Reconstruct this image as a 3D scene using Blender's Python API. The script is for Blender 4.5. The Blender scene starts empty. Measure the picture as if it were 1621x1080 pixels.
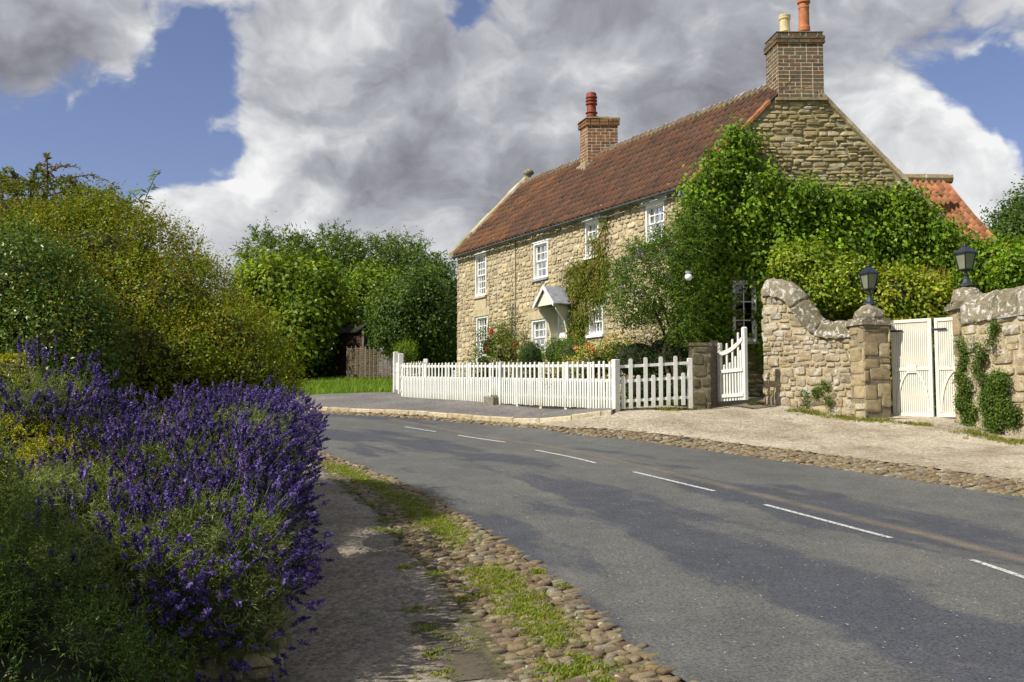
import bpy, math, random
import numpy as np
from mathutils import Vector, Matrix, noise as mnoise

SC = bpy.context.scene
COL = SC.collection
random.seed(7)
RNG = np.random.default_rng(7)

# ------------------------------------------------------------------ camera
F, CX, CY, EYE, PIT = 1600.0, 810.5, 540.0, 1.6, math.radians(4.0)
cp, sp = math.cos(PIT), math.sin(PIT)

def ray(px, py):
    dx = (px - CX) / F; dy = (CY - py) / F
    yw = cp - dy * sp
    return dx / yw, (sp + dy * cp) / yw          # per metre of depth

def P(px, py, Y):
    a, b = ray(px, py)
    return Vector((a * Y, Y, EYE + b * Y))

def proj(p):
    x, y, z = p[0], p[1], p[2] - EYE
    zc = y * cp + z * sp; yc = -y * sp + z * cp
    return CX + F * x / zc, CY - F * yc / zc

cam = bpy.data.objects.new('camera', bpy.data.cameras.new('camera'))
COL.objects.link(cam)
cam.location = (0, 0, EYE); cam.rotation_euler = (math.pi / 2 + PIT, 0, 0)
cam.data.sensor_width = 36; cam.data.lens = 36 * F / 1621
cam.data.clip_start = 0.1; cam.data.clip_end = 3000
SC.camera = cam

# ------------------------------------------------------------------ objects
def link(o, parent=None):
    COL.objects.link(o)
    if parent: o.parent = parent
    return o

def tag(o, label=None, cat=None, group=None, kind=None):
    if label: o['label'] = label
    if cat: o['category'] = cat
    if group: o['group'] = group
    if kind: o['kind'] = kind
    return o

def thing(name, label, cat, group=None, loc=(0, 0, 0)):
    o = bpy.data.objects.new(name, None)
    o.empty_display_size = 0.2
    link(o)
    return tag(o, label, cat, group)

def copy_tree(o, parent=None):
    c = o.copy(); COL.objects.link(c); c.parent = parent
    for ch in [x for x in COL.objects if x.parent == o]:
        copy_tree(ch, c)
    return c

class MB:
    """collects polygons for one mesh"""
    def __init__(s): s.v = []; s.f = []; s.c = []; s.cur = (1, 1, 1)
    def vert(s, p): s.v.append(tuple(p)); s.c.append(s.cur); return len(s.v) - 1
    def poly(s, pts):
        s.f.append([s.vert(p) for p in pts])
    def box(s, o, ax, ay, az):
        """o corner, three edge vectors"""
        o, ax, ay, az = Vector(o), Vector(ax), Vector(ay), Vector(az)
        i = [s.vert(o + ax * a + ay * b + az * c) for c in (0, 1) for b in (0, 1) for a in (0, 1)]
        for q in ((0, 2, 3, 1), (4, 5, 7, 6), (0, 1, 5, 4), (2, 6, 7, 3), (0, 4, 6, 2), (1, 3, 7, 5)):
            s.f.append([i[k] for k in q])
    def cbox(s, c, hx, hy, hz, ux=(1, 0, 0), uy=(0, 1, 0), uz=(0, 0, 1)):
        ux, uy, uz = Vector(ux) * hx, Vector(uy) * hy, Vector(uz) * hz
        s.box(Vector(c) - ux - uy - uz, ux * 2, uy * 2, uz * 2)
    def prism(s, outline, d):
        d = Vector(d); a = [s.vert(p) for p in outline]; b = [s.vert(Vector(p) + d) for p in outline]
        n = len(a)
        s.f.append(a[::-1]); s.f.append(b)
        for k in range(n): s.f.append([a[k], a[(k + 1) % n], b[(k + 1) % n], b[k]])
    def tube(s, pts, rad, n=8, cap=True):
        pts = [Vector(p) for p in pts]
        if not hasattr(rad, '__len__'): rad = [rad] * len(pts)
        rings = []
        up = Vector((0, 0, 1))
        for k, p in enumerate(pts):
            t = (pts[min(k + 1, len(pts) - 1)] - pts[max(k - 1, 0)]).normalized()
            a = t.cross(up if abs(t.z) < .95 else Vector((1, 0, 0))).normalized(); b = t.cross(a)
            rings.append([s.vert(p + (a * math.cos(j * 2 * math.pi / n) + b * math.sin(j * 2 * math.pi / n)) * rad[k]) for j in range(n)])
        for r0, r1 in zip(rings, rings[1:]):
            for j in range(n): s.f.append([r0[j], r0[(j + 1) % n], r1[(j + 1) % n], r1[j]])
        if cap: s.f.append(rings[0][::-1]); s.f.append(rings[-1])
    def lathe(s, c, prof, n=16, sq=None, rot=0.0):
        """prof: (radius, z)"""
        c = Vector(c); rings = []
        for r, z in prof:
            rings.append([s.vert(c + Vector((math.cos(rot + j * 2 * math.pi / n) * r, math.sin(rot + j * 2 * math.pi / n) * r, z))) for j in range(n)])
        for r0, r1 in zip(rings, rings[1:]):
            for j in range(n): s.f.append([r0[j], r0[(j + 1) % n], r1[(j + 1) % n], r1[j]])
        s.f.append(rings[0][::-1]); s.f.append(rings[-1])
    def build(s, name, mat, parent=None, smooth=False, col=False):
        me = bpy.data.meshes.new(name); me.from_pydata(s.v, [], s.f); me.update()
        if col:
            at = me.attributes.new('col', 'FLOAT_COLOR', 'POINT')
            a = np.ones((len(s.v), 4), np.float32); a[:, :3] = np.array(s.c, np.float32)
            at.data.foreach_set('color', a.ravel())
        if smooth: me.polygons.foreach_set('use_smooth', [True] * len(me.polygons))
        me.materials.append(mat)
        return link(bpy.data.objects.new(name, me), parent)

def np_obj(name, V, faces, mat, parent=None, col=None, smooth=False):
    """faces: (M,k) int array, k constant"""
    me = bpy.data.meshes.new(name)
    V = np.asarray(V, np.float32); faces = np.asarray(faces, np.int32)
    m, k = faces.shape
    me.vertices.add(len(V)); me.vertices.foreach_set('co', V.ravel())
    me.loops.add(m * k); me.loops.foreach_set('vertex_index', faces.ravel())
    me.polygons.add(m)
    me.polygons.foreach_set('loop_start', np.arange(0, m * k, k, dtype=np.int32))
    me.polygons.foreach_set('loop_total', np.full(m, k, np.int32))
    if smooth: me.polygons.foreach_set('use_smooth', np.ones(m, bool))
    me.update(calc_edges=True)
    if col is not None:
        at = me.attributes.new('col', 'FLOAT_COLOR', 'POINT')
        a = np.ones((len(V), 4), np.float32); a[:, :3] = col
        at.data.foreach_set('color', a.ravel())
    me.materials.append(mat)
    return link(bpy.data.objects.new(name, me), parent)

# ------------------------------------------------------------------ materials
def mat_new(name):
    m = bpy.data.materials.new(name); m.use_nodes = True
    nt = m.node_tree; nt.nodes.clear()
    out = nt.nodes.new('ShaderNodeOutputMaterial')
    return m, nt, out

def N(nt, t, **kw):
    n = nt.nodes.new(t)
    for k, v in kw.items():
        if k.startswith('i_'):
            key = k[2:]
            key = int(key) if key.isdigit() else key.replace('_', ' ')
            n.inputs[key].default_value = v
        else: setattr(n, k, v)
    return n

def L(nt, a, b): nt.links.new(a, b)

def ramp(nt, stops, interp='LINEAR'):
    r = nt.nodes.new('ShaderNodeValToRGB'); cr = r.color_ramp; cr.interpolation = interp
    while len(cr.elements) > 1: cr.elements.remove(cr.elements[-1])
    cr.elements[0].position = stops[0][0]; cr.elements[0].color = (*stops[0][1], 1) if len(stops[0][1]) == 3 else stops[0][1]
    for p, c in stops[1:]:
        e = cr.elements.new(p); e.color = (*c, 1)
    return r

def mixc(nt, fac, a, b, mode='MIX'):
    m = nt.nodes.new('ShaderNodeMix'); m.data_type = 'RGBA'; m.blend_type = mode
    for sock, v in ((m.inputs[0], fac), (m.inputs[6], a), (m.inputs[7], b)):
        if hasattr(v, 'is_output'): nt.links.new(v, sock)
        elif isinstance(v, (tuple, list)): sock.default_value = (*v, 1) if len(v) == 3 else v
        else: sock.default_value = v
    return m.outputs[2]

def math_n(nt, op, a, b=None, clamp=False):
    m = nt.nodes.new('ShaderNodeMath'); m.operation = op; m.use_clamp = clamp
    for k, v in enumerate((a, b)):
        if v is None: continue
        if hasattr(v, 'is_output'): nt.links.new(v, m.inputs[k])
        else: m.inputs[k].default_value = v
    return m.outputs[0]

def noise_n(nt, vec, scale, detail=4, rough=.55, dist=0.0):
    n = N(nt, 'ShaderNodeTexNoise'); n.inputs['Scale'].default_value = scale; n.inputs['Detail'].default_value = detail
    n.inputs['Roughness'].default_value = rough; n.inputs['Distortion'].default_value = dist
    if vec is not None: L(nt, vec, n.inputs['Vector'])
    return n.outputs['Fac']

def bsdf(nt, out, color, rough=.8, bump=None, bstr=.3, bdist=.01, spec=.3, metal=0):
    b = N(nt, 'ShaderNodeBsdfPrincipled')
    if hasattr(color, 'is_output'): L(nt, color, b.inputs['Base Color'])
    else: b.inputs['Base Color'].default_value = (*color, 1)
    if hasattr(rough, 'is_output'): L(nt, rough, b.inputs['Roughness'])
    else: b.inputs['Roughness'].default_value = rough
    b.inputs['Specular IOR Level'].default_value = spec; b.inputs['Metallic'].default_value = metal
    if bump is not None:
        bn = N(nt, 'ShaderNodeBump'); bn.inputs['Strength'].default_value = bstr; bn.inputs['Distance'].default_value = bdist
        L(nt, bump, bn.inputs['Height']); L(nt, bn.outputs[0], b.inputs['Normal'])
    L(nt, b.outputs[0], out.inputs['Surface'])
    return b

def objvec(nt): return N(nt, 'ShaderNodeTexCoord').outputs['Object']

def stone_mat(name, stops, lichen=0.0, lichen_col=(.62, .60, .55), moss=0.0, rough=.9, scale=1.0, bstr=.5):
    m, nt, out = mat_new(name)
    vec = objvec(nt)
    isl = N(nt, 'ShaderNodeNewGeometry').outputs['Random Per Island']
    c = ramp(nt, stops); L(nt, isl, c.inputs[0]); c = c.outputs[0]
    big = noise_n(nt, vec, 6 * scale, 5, .65); fine = noise_n(nt, vec, 45 * scale, 4, .7)
    r1 = ramp(nt, [(.3, (.62, .6, .58)), (.5, (1, 1, 1)), (.72, (1.25, 1.2, 1.1))]); L(nt, big, r1.inputs[0])
    c = mixc(nt, 1, c, r1.outputs[0], 'MULTIPLY')
    r2 = ramp(nt, [(.3, (.7, .7, .7)), (.6, (1.1, 1.1, 1.1))]); L(nt, fine, r2.inputs[0])
    c = mixc(nt, .7, c, r2.outputs[0], 'MULTIPLY')
    if lichen > 0:
        ln = noise_n(nt, vec, 3.2 * scale, 6, .7, .6)
        lr = ramp(nt, [(.62 - .2 * lichen, (0, 0, 0)), (.68 - .2 * lichen, (1, 1, 1))]); L(nt, ln, lr.inputs[0])
        c = mixc(nt, math_n(nt, 'MULTIPLY', lr.outputs[0], .8), c, lichen_col)
    if moss > 0:
        mn = noise_n(nt, vec, 4.5 * scale, 5, .7)
        mr = ramp(nt, [(.65 - .2 * moss, (0, 0, 0)), (.75 - .2 * moss, (1, 1, 1))]); L(nt, mn, mr.inputs[0])
        c = mixc(nt, math_n(nt, 'MULTIPLY', mr.outputs[0], .75), c, (.10, .10, .025))
    h = math_n(nt, 'ADD', math_n(nt, 'MULTIPLY', big, 1.2), fine)
    bsdf(nt, out, c, rough, h, bstr, .03, .12)
    return m

def plain_mat(name, col, rough=.6, var=.15, scale=8, bump=.1, spec=.3, metal=0, dirt=None):
    m, nt, out = mat_new(name)
    vec = objvec(nt)
    n = noise_n(nt, vec, scale, 5, .65)
    lo = tuple(max(0, x * (1 - var * 1.6)) for x in col); hi = tuple(min(.95, x * (1 + var)) for x in col)
    r = ramp(nt, [(.3, lo), (.7, hi)]); L(nt, n, r.inputs[0]); c = r.outputs[0]
    if dirt:
        n2 = noise_n(nt, vec, 2.6, 6, .75)
        r2 = ramp(nt, [(.55, (0, 0, 0)), (.72, (1, 1, 1))]); L(nt, n2, r2.inputs[0])
        c = mixc(nt, math_n(nt, 'MULTIPLY', r2.outputs[0], .6), c, dirt)
    bsdf(nt, out, c, rough, noise_n(nt, vec, scale * 7, 3), bump, .01, spec, metal)
    return m

def leaf_mat(name, trans=.35, rough=.5, spec=.22):
    m, nt, out = mat_new(name)
    a = N(nt, 'ShaderNodeAttribute', attribute_name='col')
    b = N(nt, 'ShaderNodeBsdfPrincipled'); b.inputs['Roughness'].default_value = rough; b.inputs['Specular IOR Level'].default_value = spec
    L(nt, a.outputs['Color'], b.inputs['Base Color'])
    t = N(nt, 'ShaderNodeBsdfTranslucent')
    tc = mixc(nt, 1, a.outputs['Color'], (1.3, 1.25, .5), 'MULTIPLY'); L(nt, tc, t.inputs['Color'])
    mx = N(nt, 'ShaderNodeMixShader'); mx.inputs[0].default_value = trans
    L(nt, b.outputs[0], mx.inputs[1]); L(nt, t.outputs[0], mx.inputs[2]); L(nt, mx.outputs[0], out.inputs['Surface'])
    return m

def attr_mat(name, rough=.8, bscale=40, bstr=.3, spec=.2):
    m, nt, out = mat_new(name)
    a = N(nt, 'ShaderNodeAttribute', attribute_name='col').outputs['Color']
    vec = objvec(nt)
    f = noise_n(nt, vec, bscale, 4, .7); r = ramp(nt, [(.3, (.7, .7, .7)), (.65, (1.15, 1.15, 1.15))]); L(nt, f, r.inputs[0])
    c = mixc(nt, .8, a, r.outputs[0], 'MULTIPLY')
    bsdf(nt, out, c, rough, f, bstr, .01, spec)
    return m

M = {}
M['white'] = plain_mat('white_paint', (.80, .80, .78), .45, .05, 5, .08)
def fence_mat():
    m, nt, out = mat_new('white_fence_paint'); v = objvec(nt)
    n = noise_n(nt, v, 6, 5, .65); r = ramp(nt, [(.3, (.60, .60, .56)), (.7, (.74, .74, .70))]); L(nt, n, r.inputs[0]); c = r.outputs[0]
    sx = N(nt, 'ShaderNodeSeparateXYZ'); L(nt, v, sx.inputs[0])
    f = N(nt, 'ShaderNodeMapRange'); f.inputs[1].default_value = .0; f.inputs[2].default_value = .28; f.inputs[3].default_value = .75; f.inputs[4].default_value = 0; L(nt, sx.outputs[2], f.inputs[0])
    rnd = N(nt, 'ShaderNodeObjectInfo').outputs['Random']
    g = noise_n(nt, v, 13, 5, .7)
    f = math_n(nt, 'MULTIPLY', f.outputs[0], math_n(nt, 'ADD', math_n(nt, 'MULTIPLY', g, 1.2), math_n(nt, 'SUBTRACT', rnd, .6)), True)
    c = mixc(nt, f, c, (.36, .36, .20))
    n3 = noise_n(nt, v, 22, 5, .8); r3 = ramp(nt, [(.66, (0, 0, 0)), (.72, (1, 1, 1))]); L(nt, n3, r3.inputs[0]); c = mixc(nt, math_n(nt, 'MULTIPLY', r3.outputs[0], .45), c, (.42, .39, .32))
    bsdf(nt, out, c, .55, n3, .2, .004, .3); return m
M['white_fence'] = fence_mat()
M['cream'] = plain_mat('cream_paint', (.70, .65, .50), .5, .05, 5, .08)
M['gate_cream'] = plain_mat('gate_cream_paint', (.70, .68, .59), .5, .05, 5, .08)
M['glass'] = plain_mat('window_glass', (.03, .035, .04), .06, .2, 2, 0, .6)
M['curtain'] = plain_mat('curtain_cloth', (.45, .42, .36), .9, .2, 9, .1)
M['dark'] = plain_mat('dark_interior', (.02, .02, .018), .9, .3, 6, .0)
M['metal'] = plain_mat('dark_blue_iron', (.022, .028, .045), .38, .3, 20, .12, .5)
M['gutter'] = plain_mat('gutter_paint', (.10, .11, .105), .5, .3, 5, .1)
M['old_wood'] = plain_mat('weathered_wood', (.24, .20, .15), .9, .35, 14, .5)
M['dark_wood'] = plain_mat('brown_shed_wood', (.060, .032, .018), .85, .4, 10, .4)
M['bark'] = plain_mat('bark', (.085, .062, .042), .95, .4, 14, .7)
M['twig'] = plain_mat('twig', (.07, .045, .025), .9, .3, 20, .3)
M['lead'] = plain_mat('lead_sheet', (.30, .31, .35), .55, .25, 5, .2, .4)
M['leaf'] = leaf_mat('leaf')
M['leaf_gloss'] = leaf_mat('glossy_leaf', .25, .38, .35)
M['petal'] = leaf_mat('petal', .2, .6, .2)
M['cobble'] = stone_mat('cobblestone', [(0, (.17, .125, .075)), (.2, (.29, .225, .13)), (.4, (.22, .175, .115)), (.6, (.33, .27, .165)), (.75, (.20, .14, .10)), (.9, (.25, .225, .18)), (1, (.38, .33, .23))], .10, bstr=.8, scale=2.2, rough=.92)
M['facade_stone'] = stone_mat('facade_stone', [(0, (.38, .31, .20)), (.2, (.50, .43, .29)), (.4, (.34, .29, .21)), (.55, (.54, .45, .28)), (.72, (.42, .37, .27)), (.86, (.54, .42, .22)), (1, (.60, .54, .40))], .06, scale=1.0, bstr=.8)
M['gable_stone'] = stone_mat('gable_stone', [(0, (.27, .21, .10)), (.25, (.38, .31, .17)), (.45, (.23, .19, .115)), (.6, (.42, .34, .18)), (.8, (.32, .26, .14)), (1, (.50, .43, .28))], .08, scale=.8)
M['garden_stone'] = stone_mat('garden_wall_stone', [(0, (.36, .28, .17)), (.2, (.46, .39, .27)), (.4, (.30, .25, .17)), (.55, (.48, .39, .23)), (.75, (.40, .35, .26)), (.9, (.50, .40, .23)), (1, (.52, .47, .37))], .42, scale=1.3, bstr=1.0)
M['pier_stone'] = stone_mat('pier_stone', [(0, (.30, .24, .14)), (.3, (.38, .31, .19)), (.55, (.27, .22, .14)), (.8, (.42, .34, .21)), (1, (.46, .40, .28))], .14, moss=.2, scale=1.0, bstr=.6)
M['coping'] = stone_mat('coping_stone', [(0, (.17, .15, .10)), (.5, (.24, .21, .15)), (1, (.29, .26, .19))], .42, moss=.5, scale=2.3, lichen_col=(.66, .64, .60), bstr=.7)
M['mortar'] = plain_mat('lime_mortar', (.42, .35, .23), .95, .3, 9, 1.0)
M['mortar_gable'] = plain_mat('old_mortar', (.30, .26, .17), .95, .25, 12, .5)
M['mortar_dark'] = plain_mat('dark_mortar', (.22, .19, .13), .95, .3, 12, .5)
M['shaded_pillar'] = stone_mat('shaded_pillar_stone', [(0, (.11, .095, .06)), (.5, (.15, .13, .085)), (1, (.19, .165, .11))], .0, moss=.5, scale=1.4, bstr=.9)  # stone colour darkened for the shade on the pillar, plus moss
M['brick_mortar'] = plain_mat('brick_mortar', (.50, .44, .32), .95, .2, 12, .5)
M['brick'] = stone_mat('chimney_brick', [(0, (.085, .070, .055)), (.25, (.15, .105, .07)), (.45, (.19, .10, .055)), (.65, (.11, .09, .072)), (.85, (.17, .125, .08)), (1, (.15, .135, .09))], .0, scale=2, bstr=.4)
M['brick_red'] = stone_mat('chimney_brick_red', [(0, (.19, .085, .045)), (.3, (.26, .12, .06)), (.55, (.16, .075, .05)), (.8, (.28, .15, .08)), (1, (.13, .09, .07))], .0, scale=2, bstr=.4)
M['lintel'] = plain_mat('dressed_stone', (.44, .37, .24), .9, .2, 5, .35)
M['terracotta'] = plain_mat('terracotta', (.42, .15, .065), .7, .2, 6, .15)
M['red_clay'] = plain_mat('red_clay', (.24, .05, .025), .5, .3, 9, .15)
M['buff'] = plain_mat('buff_clay', (.55, .45, .24), .7, .15, 7, .15)
M['slate'] = stone_mat('ridge_tile', [(0, (.15, .15, .17)), (.5, (.21, .21, .23)), (1, (.27, .27, .29))], .05, scale=1.5)
M['moss_cap'] = plain_mat('mossy_mortar', (.20, .17, .075), .95, .4, 9, .6)
M['flaunch'] = plain_mat('white_flaunching', (.66, .64, .60), .8, .1, 6, .2)
M['tile'] = attr_mat('pantile', .8, 30, .35)
M['hurdle'] = plain_mat('woven_willow', (.20, .155, .10), .9, .4, 30, .4)
M['globe'] = plain_mat('white_globe_glass', (.82, .82, .82), .2, .03, 4, 0, .5)
M['lamp_glass'] = plain_mat('frosted_lamp_glass', (.20, .21, .14), .25, .15, 3, .05, .5)
M['yellow_wood'] = plain_mat('yellow_painted_wood', (.45, .33, .06), .6, .2, 8, .2)
M['block'] = plain_mat('concrete_block', (.20, .18, .14), .95, .3, 10, .5)
M['kerb'] = stone_mat('kerb_stone', [(0, (.36, .30, .19)), (.5, (.44, .37, .24)), (1, (.50, .44, .32))], .1, moss=.15, scale=1.2)

# ------------------------------------------------------------------ light
SUN_H = Vector((-.87, -.49, 0)).normalized(); SUN_EL = math.radians(44)
sd = Vector((SUN_H.x * math.cos(SUN_EL), SUN_H.y * math.cos(SUN_EL), math.sin(SUN_EL)))
sun = bpy.data.objects.new('sun', bpy.data.lights.new('sun', 'SUN')); COL.objects.link(sun)
sun.data.energy = 5.0; sun.data.angle = math.radians(.5); sun.data.color = (1, .94, .82)
sun.rotation_euler = sd.to_track_quat('Z', 'Y').to_euler()
SC.view_settings.view_transform = 'Standard'; SC.view_settings.look = 'None'
SC.view_settings.gamma = 1; SC.view_settings.exposure = .36

w = bpy.data.worlds.new('World'); SC.world = w; w.use_nodes = True
w.cycles.sampling_method = 'MANUAL'; w.cycles.sample_map_resolution = 256
nt = w.node_tree; nt.nodes.clear()
wo = nt.nodes.new('ShaderNodeOutputWorld')
sky = nt.nodes.new('ShaderNodeTexSky'); sky.sky_type = 'NISHITA'; sky.sun_disc = False
sky.sun_elevation = SUN_EL; sky.sun_rotation = math.atan2(SUN_H.x, SUN_H.y) % (2 * math.pi)
sky.air_density = 1.0; sky.dust_density = .3; sky.ozone_density = 3.0
hs = N(nt, 'ShaderNodeHueSaturation'); hs.inputs['Saturation'].default_value = .92
L(nt, mixc(nt, 1, sky.outputs[0], (1.02, .93, 1.1), 'MULTIPLY'), hs.inputs['Color'])
dirv = N(nt, 'ShaderNodeTexCoord').outputs['Generated']
def dirpx(px, py):
    a, b = ray(px, py); return Vector((a, 1, b)).normalized()
def vmath(op, a, b):
    n = N(nt, 'ShaderNodeVectorMath', operation=op)
    for k, v in enumerate((a, b)):
        if hasattr(v, 'is_output'): L(nt, v, n.inputs[k])
        else: n.inputs[k].default_value = v
    return n
# clouds live in the directions of the sky itself: big masses + turbulence
def vnoise(vec, scale, detail, amp):
    wn = N(nt, 'ShaderNodeTexNoise'); wn.inputs['Scale'].default_value = scale; wn.inputs['Detail'].default_value = detail
    L(nt, vec, wn.inputs['Vector'])
    return vmath('MULTIPLY', vmath('SUBTRACT', wn.outputs['Color'], (.5, .5, .5)).outputs[0], (amp, amp, amp)).outputs[0]
wdir = vmath('NORMALIZE', vmath('ADD', dirv, vnoise(dirv, 9, 4, .085)).outputs[0], (0, 0, 0)).outputs[0]
def density(dv, det=6):
    st = vmath('MULTIPLY', dv, (1, 1, 1.35)).outputs[0]
    a = noise_n(nt, st, 6.0, det, .56)
    vo = N(nt, 'ShaderNodeTexVoronoi', feature='F1'); vo.inputs['Scale'].default_value = 10; vo.inputs['Detail'].default_value = 3; vo.inputs['Roughness'].default_value = .6
    vo.normalize = True
    L(nt, vmath('ADD', st, vnoise(st, 20, 2, .05)).outputs[0], vo.inputs['Vector'])
    v = math_n(nt, 'MULTIPLY', math_n(nt, 'SUBTRACT', .42, vo.outputs['Distance']), .62)
    return math_n(nt, 'ADD', math_n(nt, 'MULTIPLY', math_n(nt, 'SUBTRACT', a, .5), 1.5), v)
masses = [  # px, py, angular radius (px), weight
    (60, 60, 170, .30), (150, 110, 110, .10), (560, 200, 240, .24), (760, 240, 260, .24), (520, 380, 230, .20), (900, 60, 260, .20), (1080, 90, 200, .16),
    (1450, 260, 120, .26), (1560, 330, 120, .30), (1390, 190, 60, .14), (1600, 50, 90, .20), (1250, 60, 160, .14), (1180, 240, 150, .22), (300, 330, 120, .10), (100, 205, 90, .05), (1420, 20, 120, .16), (1290, 230, 110, .16), (1340, 300, 90, .20), (1240, 320, 160, .14), (80, 350, 110, .10), (420, 400, 200, .12),
    (330, 30, 95, -.32), (290, 120, 75, -.22), (230, 210, 110, -.26), (60, 235, 130, -.36), (150, 250, 110, -.22), (380, 250, 70, -.14), (280, 270, 90, -.26), (350, 290, 50, -.16), (730, 25, 55, -.36),
    (1590, 170, 75, -.36), (1500, 130, 75, -.24), (1400, 100, 60, -.10), (1610, 230, 45, -.24), (1330, 130, 60, -.10), (420, 180, 80, -.0)]
def blobs_sum(lst):
    acc = None
    for px, py, r, wt in lst:
        c = dirpx(px, py); k = 1.0 / (1 - math.cos(r / F))
        dt = vmath('DOT_PRODUCT', wdir, tuple(c)).outputs['Value']
        e = math_n(nt, 'EXPONENT', math_n(nt, 'MULTIPLY', math_n(nt, 'SUBTRACT', dt, 1.0), k))
        t = math_n(nt, 'MULTIPLY', e, wt)
        acc = t if acc is None else math_n(nt, 'ADD', acc, t)
    return acc
acc = blobs_sum(masses)
d0 = density(wdir)
d1 = density(vmath('ADD', wdir, (-.022, 0, .034)).outputs[0])
dens = math_n(nt, 'ADD', d0, acc)
cov = N(nt, 'ShaderNodeMapRange', interpolation_type='SMOOTHSTEP'); cov.inputs[1].default_value = -.05; cov.inputs[2].default_value = .12
L(nt, dens, cov.inputs[0])
lit = math_n(nt, 'ADD', math_n(nt, 'MULTIPLY', math_n(nt, 'SUBTRACT', d0, d1), 1.4), .53)
thick = N(nt, 'ShaderNodeMapRange'); thick.inputs[1].default_value = .0; thick.inputs[2].default_value = .6; thick.inputs[3].default_value = .08; thick.inputs[4].default_value = -.16
L(nt, dens, thick.inputs[0])
brt = blobs_sum([(1450, 250, 130, .34), (1560, 310, 120, .22), (1390, 180, 60, .2), (220, 330, 100, .12), (560, 40, 120, .12), (760, 200, 200, .08), (520, 300, 160, .08), (430, 380, 170, .24), (330, 60, 90, .1), (60, 110, 120, -.26), (960, 60, 150, -.14), (700, 140, 130, -.06), (640, 250, 90, -.12), (1230, 60, 150, -.06), (1010, 170, 120, .12), (620, 370, 130, .06)])
lit = math_n(nt, 'ADD', math_n(nt, 'ADD', lit, thick.outputs[0]), brt)
cr = ramp(nt, [(0, (.21, .215, .245)), (.25, (.31, .315, .355)), (.5, (.44, .45, .49)), (.75, (.64, .65, .67)), (1, (.90, .90, .90))])
L(nt, lit, cr.inputs[0])
bgs = N(nt, 'ShaderNodeBackground'); bgs.inputs['Strength'].default_value = .078; L(nt, hs.outputs[0], bgs.inputs['Color'])
bgc = N(nt, 'ShaderNodeBackground'); bgc.inputs['Strength'].default_value = .80; L(nt, cr.outputs[0], bgc.inputs['Color'])
wm = N(nt, 'ShaderNodeMixShader'); L(nt, cov.outputs[0], wm.inputs[0]); L(nt, bgs.outputs[0], wm.inputs[1]); L(nt, bgc.outputs[0], wm.inputs[2])
L(nt, wm.outputs[0], wo.inputs['Surface'])
# ------------------------------------------------------------------ terrain
ctl = []
def plane_z(y): return .075 * (y - 6.0)
def onroad(px, py):
    Y = 3280.0 / (py - 532.0); p = P(px, py, Y); ctl.append((p.x, p.y, p.z))
edge_l_px = [(487, 707), (560, 734), (658, 774), (756, 831), (837, 888), (898, 933), (972, 998), (1045, 1068)]
edge_r_px = [(491, 654), (674, 664), (821, 675), (900, 689), (1078, 707), (1256, 733), (1434, 758), (1621, 789)]
for q in edge_l_px + edge_r_px + [(700, 740), (900, 800), (1100, 900), (1300, 1000), (1500, 900), (1000, 720), (520, 680), (1250, 800)]: onroad(*q)
for x, y in [(3, 3), (6, 3), (10, 8), (0, 2), (-2, 2), (0, -4), (6, -4), (-8, 22), (-16, 26), (-12, 29), (-1.4, 6), (-2, 9), (-3, 14), (-5, 6), (-6, 11), (-20, 33), (-8, 17)]:
    ctl.append((x, y, plane_z(y)))
def ctp(px, py, Y):
    p = P(px, py, Y); ctl.append((p.x, p.y, p.z))
ctp(1621, 692, 19.4); ctp(1500, 666, 20.8); ctp(1380, 663, 21.7); ctp(1210, 637, 23.4); ctp(1110, 644, 23.6); ctp(975, 651, 22.2)
ctp(775, 639, 27.0); ctp(636, 632, 30.7); ctp(625, 620, 33); ctp(470, 630, 33); ctp(550, 600, 41); ctp(440, 606, 41)
for x, y, z in [(4.6, 25, 1.95), (-2, 36.3, 2.7), (9.5, 24.6, 1.95), (8, 31, 2.3), (11, 14, 1.15), (13, 8, .5), (14, 2, 0), (18, 20, 1.9), (18, 30, 2.6), (-30, 40, 2.9), (0, 45, 3.2)]:
    ctl.append((x, y, z))
ctl = np.array(ctl)
def _tps(r2): return .5 * r2 * np.log(np.maximum(r2, 1e-12))
_S = 10.0
_x = ctl[:, :2] / _S
_d2 = ((_x[:, None, :] - _x[None]) ** 2).sum(-1)
_n = len(_x)
_A = np.zeros((_n + 3, _n + 3)); _A[:_n, :_n] = _tps(_d2) + np.eye(_n) * 2e-3
_A[:_n, _n] = 1; _A[:_n, _n + 1:] = _x; _A[_n, :_n] = 1; _A[_n + 1:, :_n] = _x.T
_w = np.linalg.solve(_A, np.concatenate([ctl[:, 2], np.zeros(3)]))
def T(x, y):
    x = np.atleast_1d(np.asarray(x, float)); y = np.atleast_1d(np.asarray(y, float))
    sh = x.shape; xx = x.ravel(); yy = y.ravel()
    cx = np.clip(xx, -32, 22); cy = np.clip(yy, -5, 46)
    q = np.stack([cx, cy], 1) / _S
    d2 = ((q[:, None, :] - _x[None]) ** 2).sum(-1)
    z = _tps(d2) @ _w[:_n] + _w[_n] + q @ _w[_n + 1:]
    far = np.hypot(xx - cx, yy - cy)
    z = z + (3.2 - z) * np.clip(far / 60, 0, 1)
    return z.reshape(sh)
def t1(x, y): return float(T(x, y)[0])
_YS = np.concatenate([np.linspace(1.5, 30, 900), np.linspace(30.05, 90, 500)])
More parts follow.
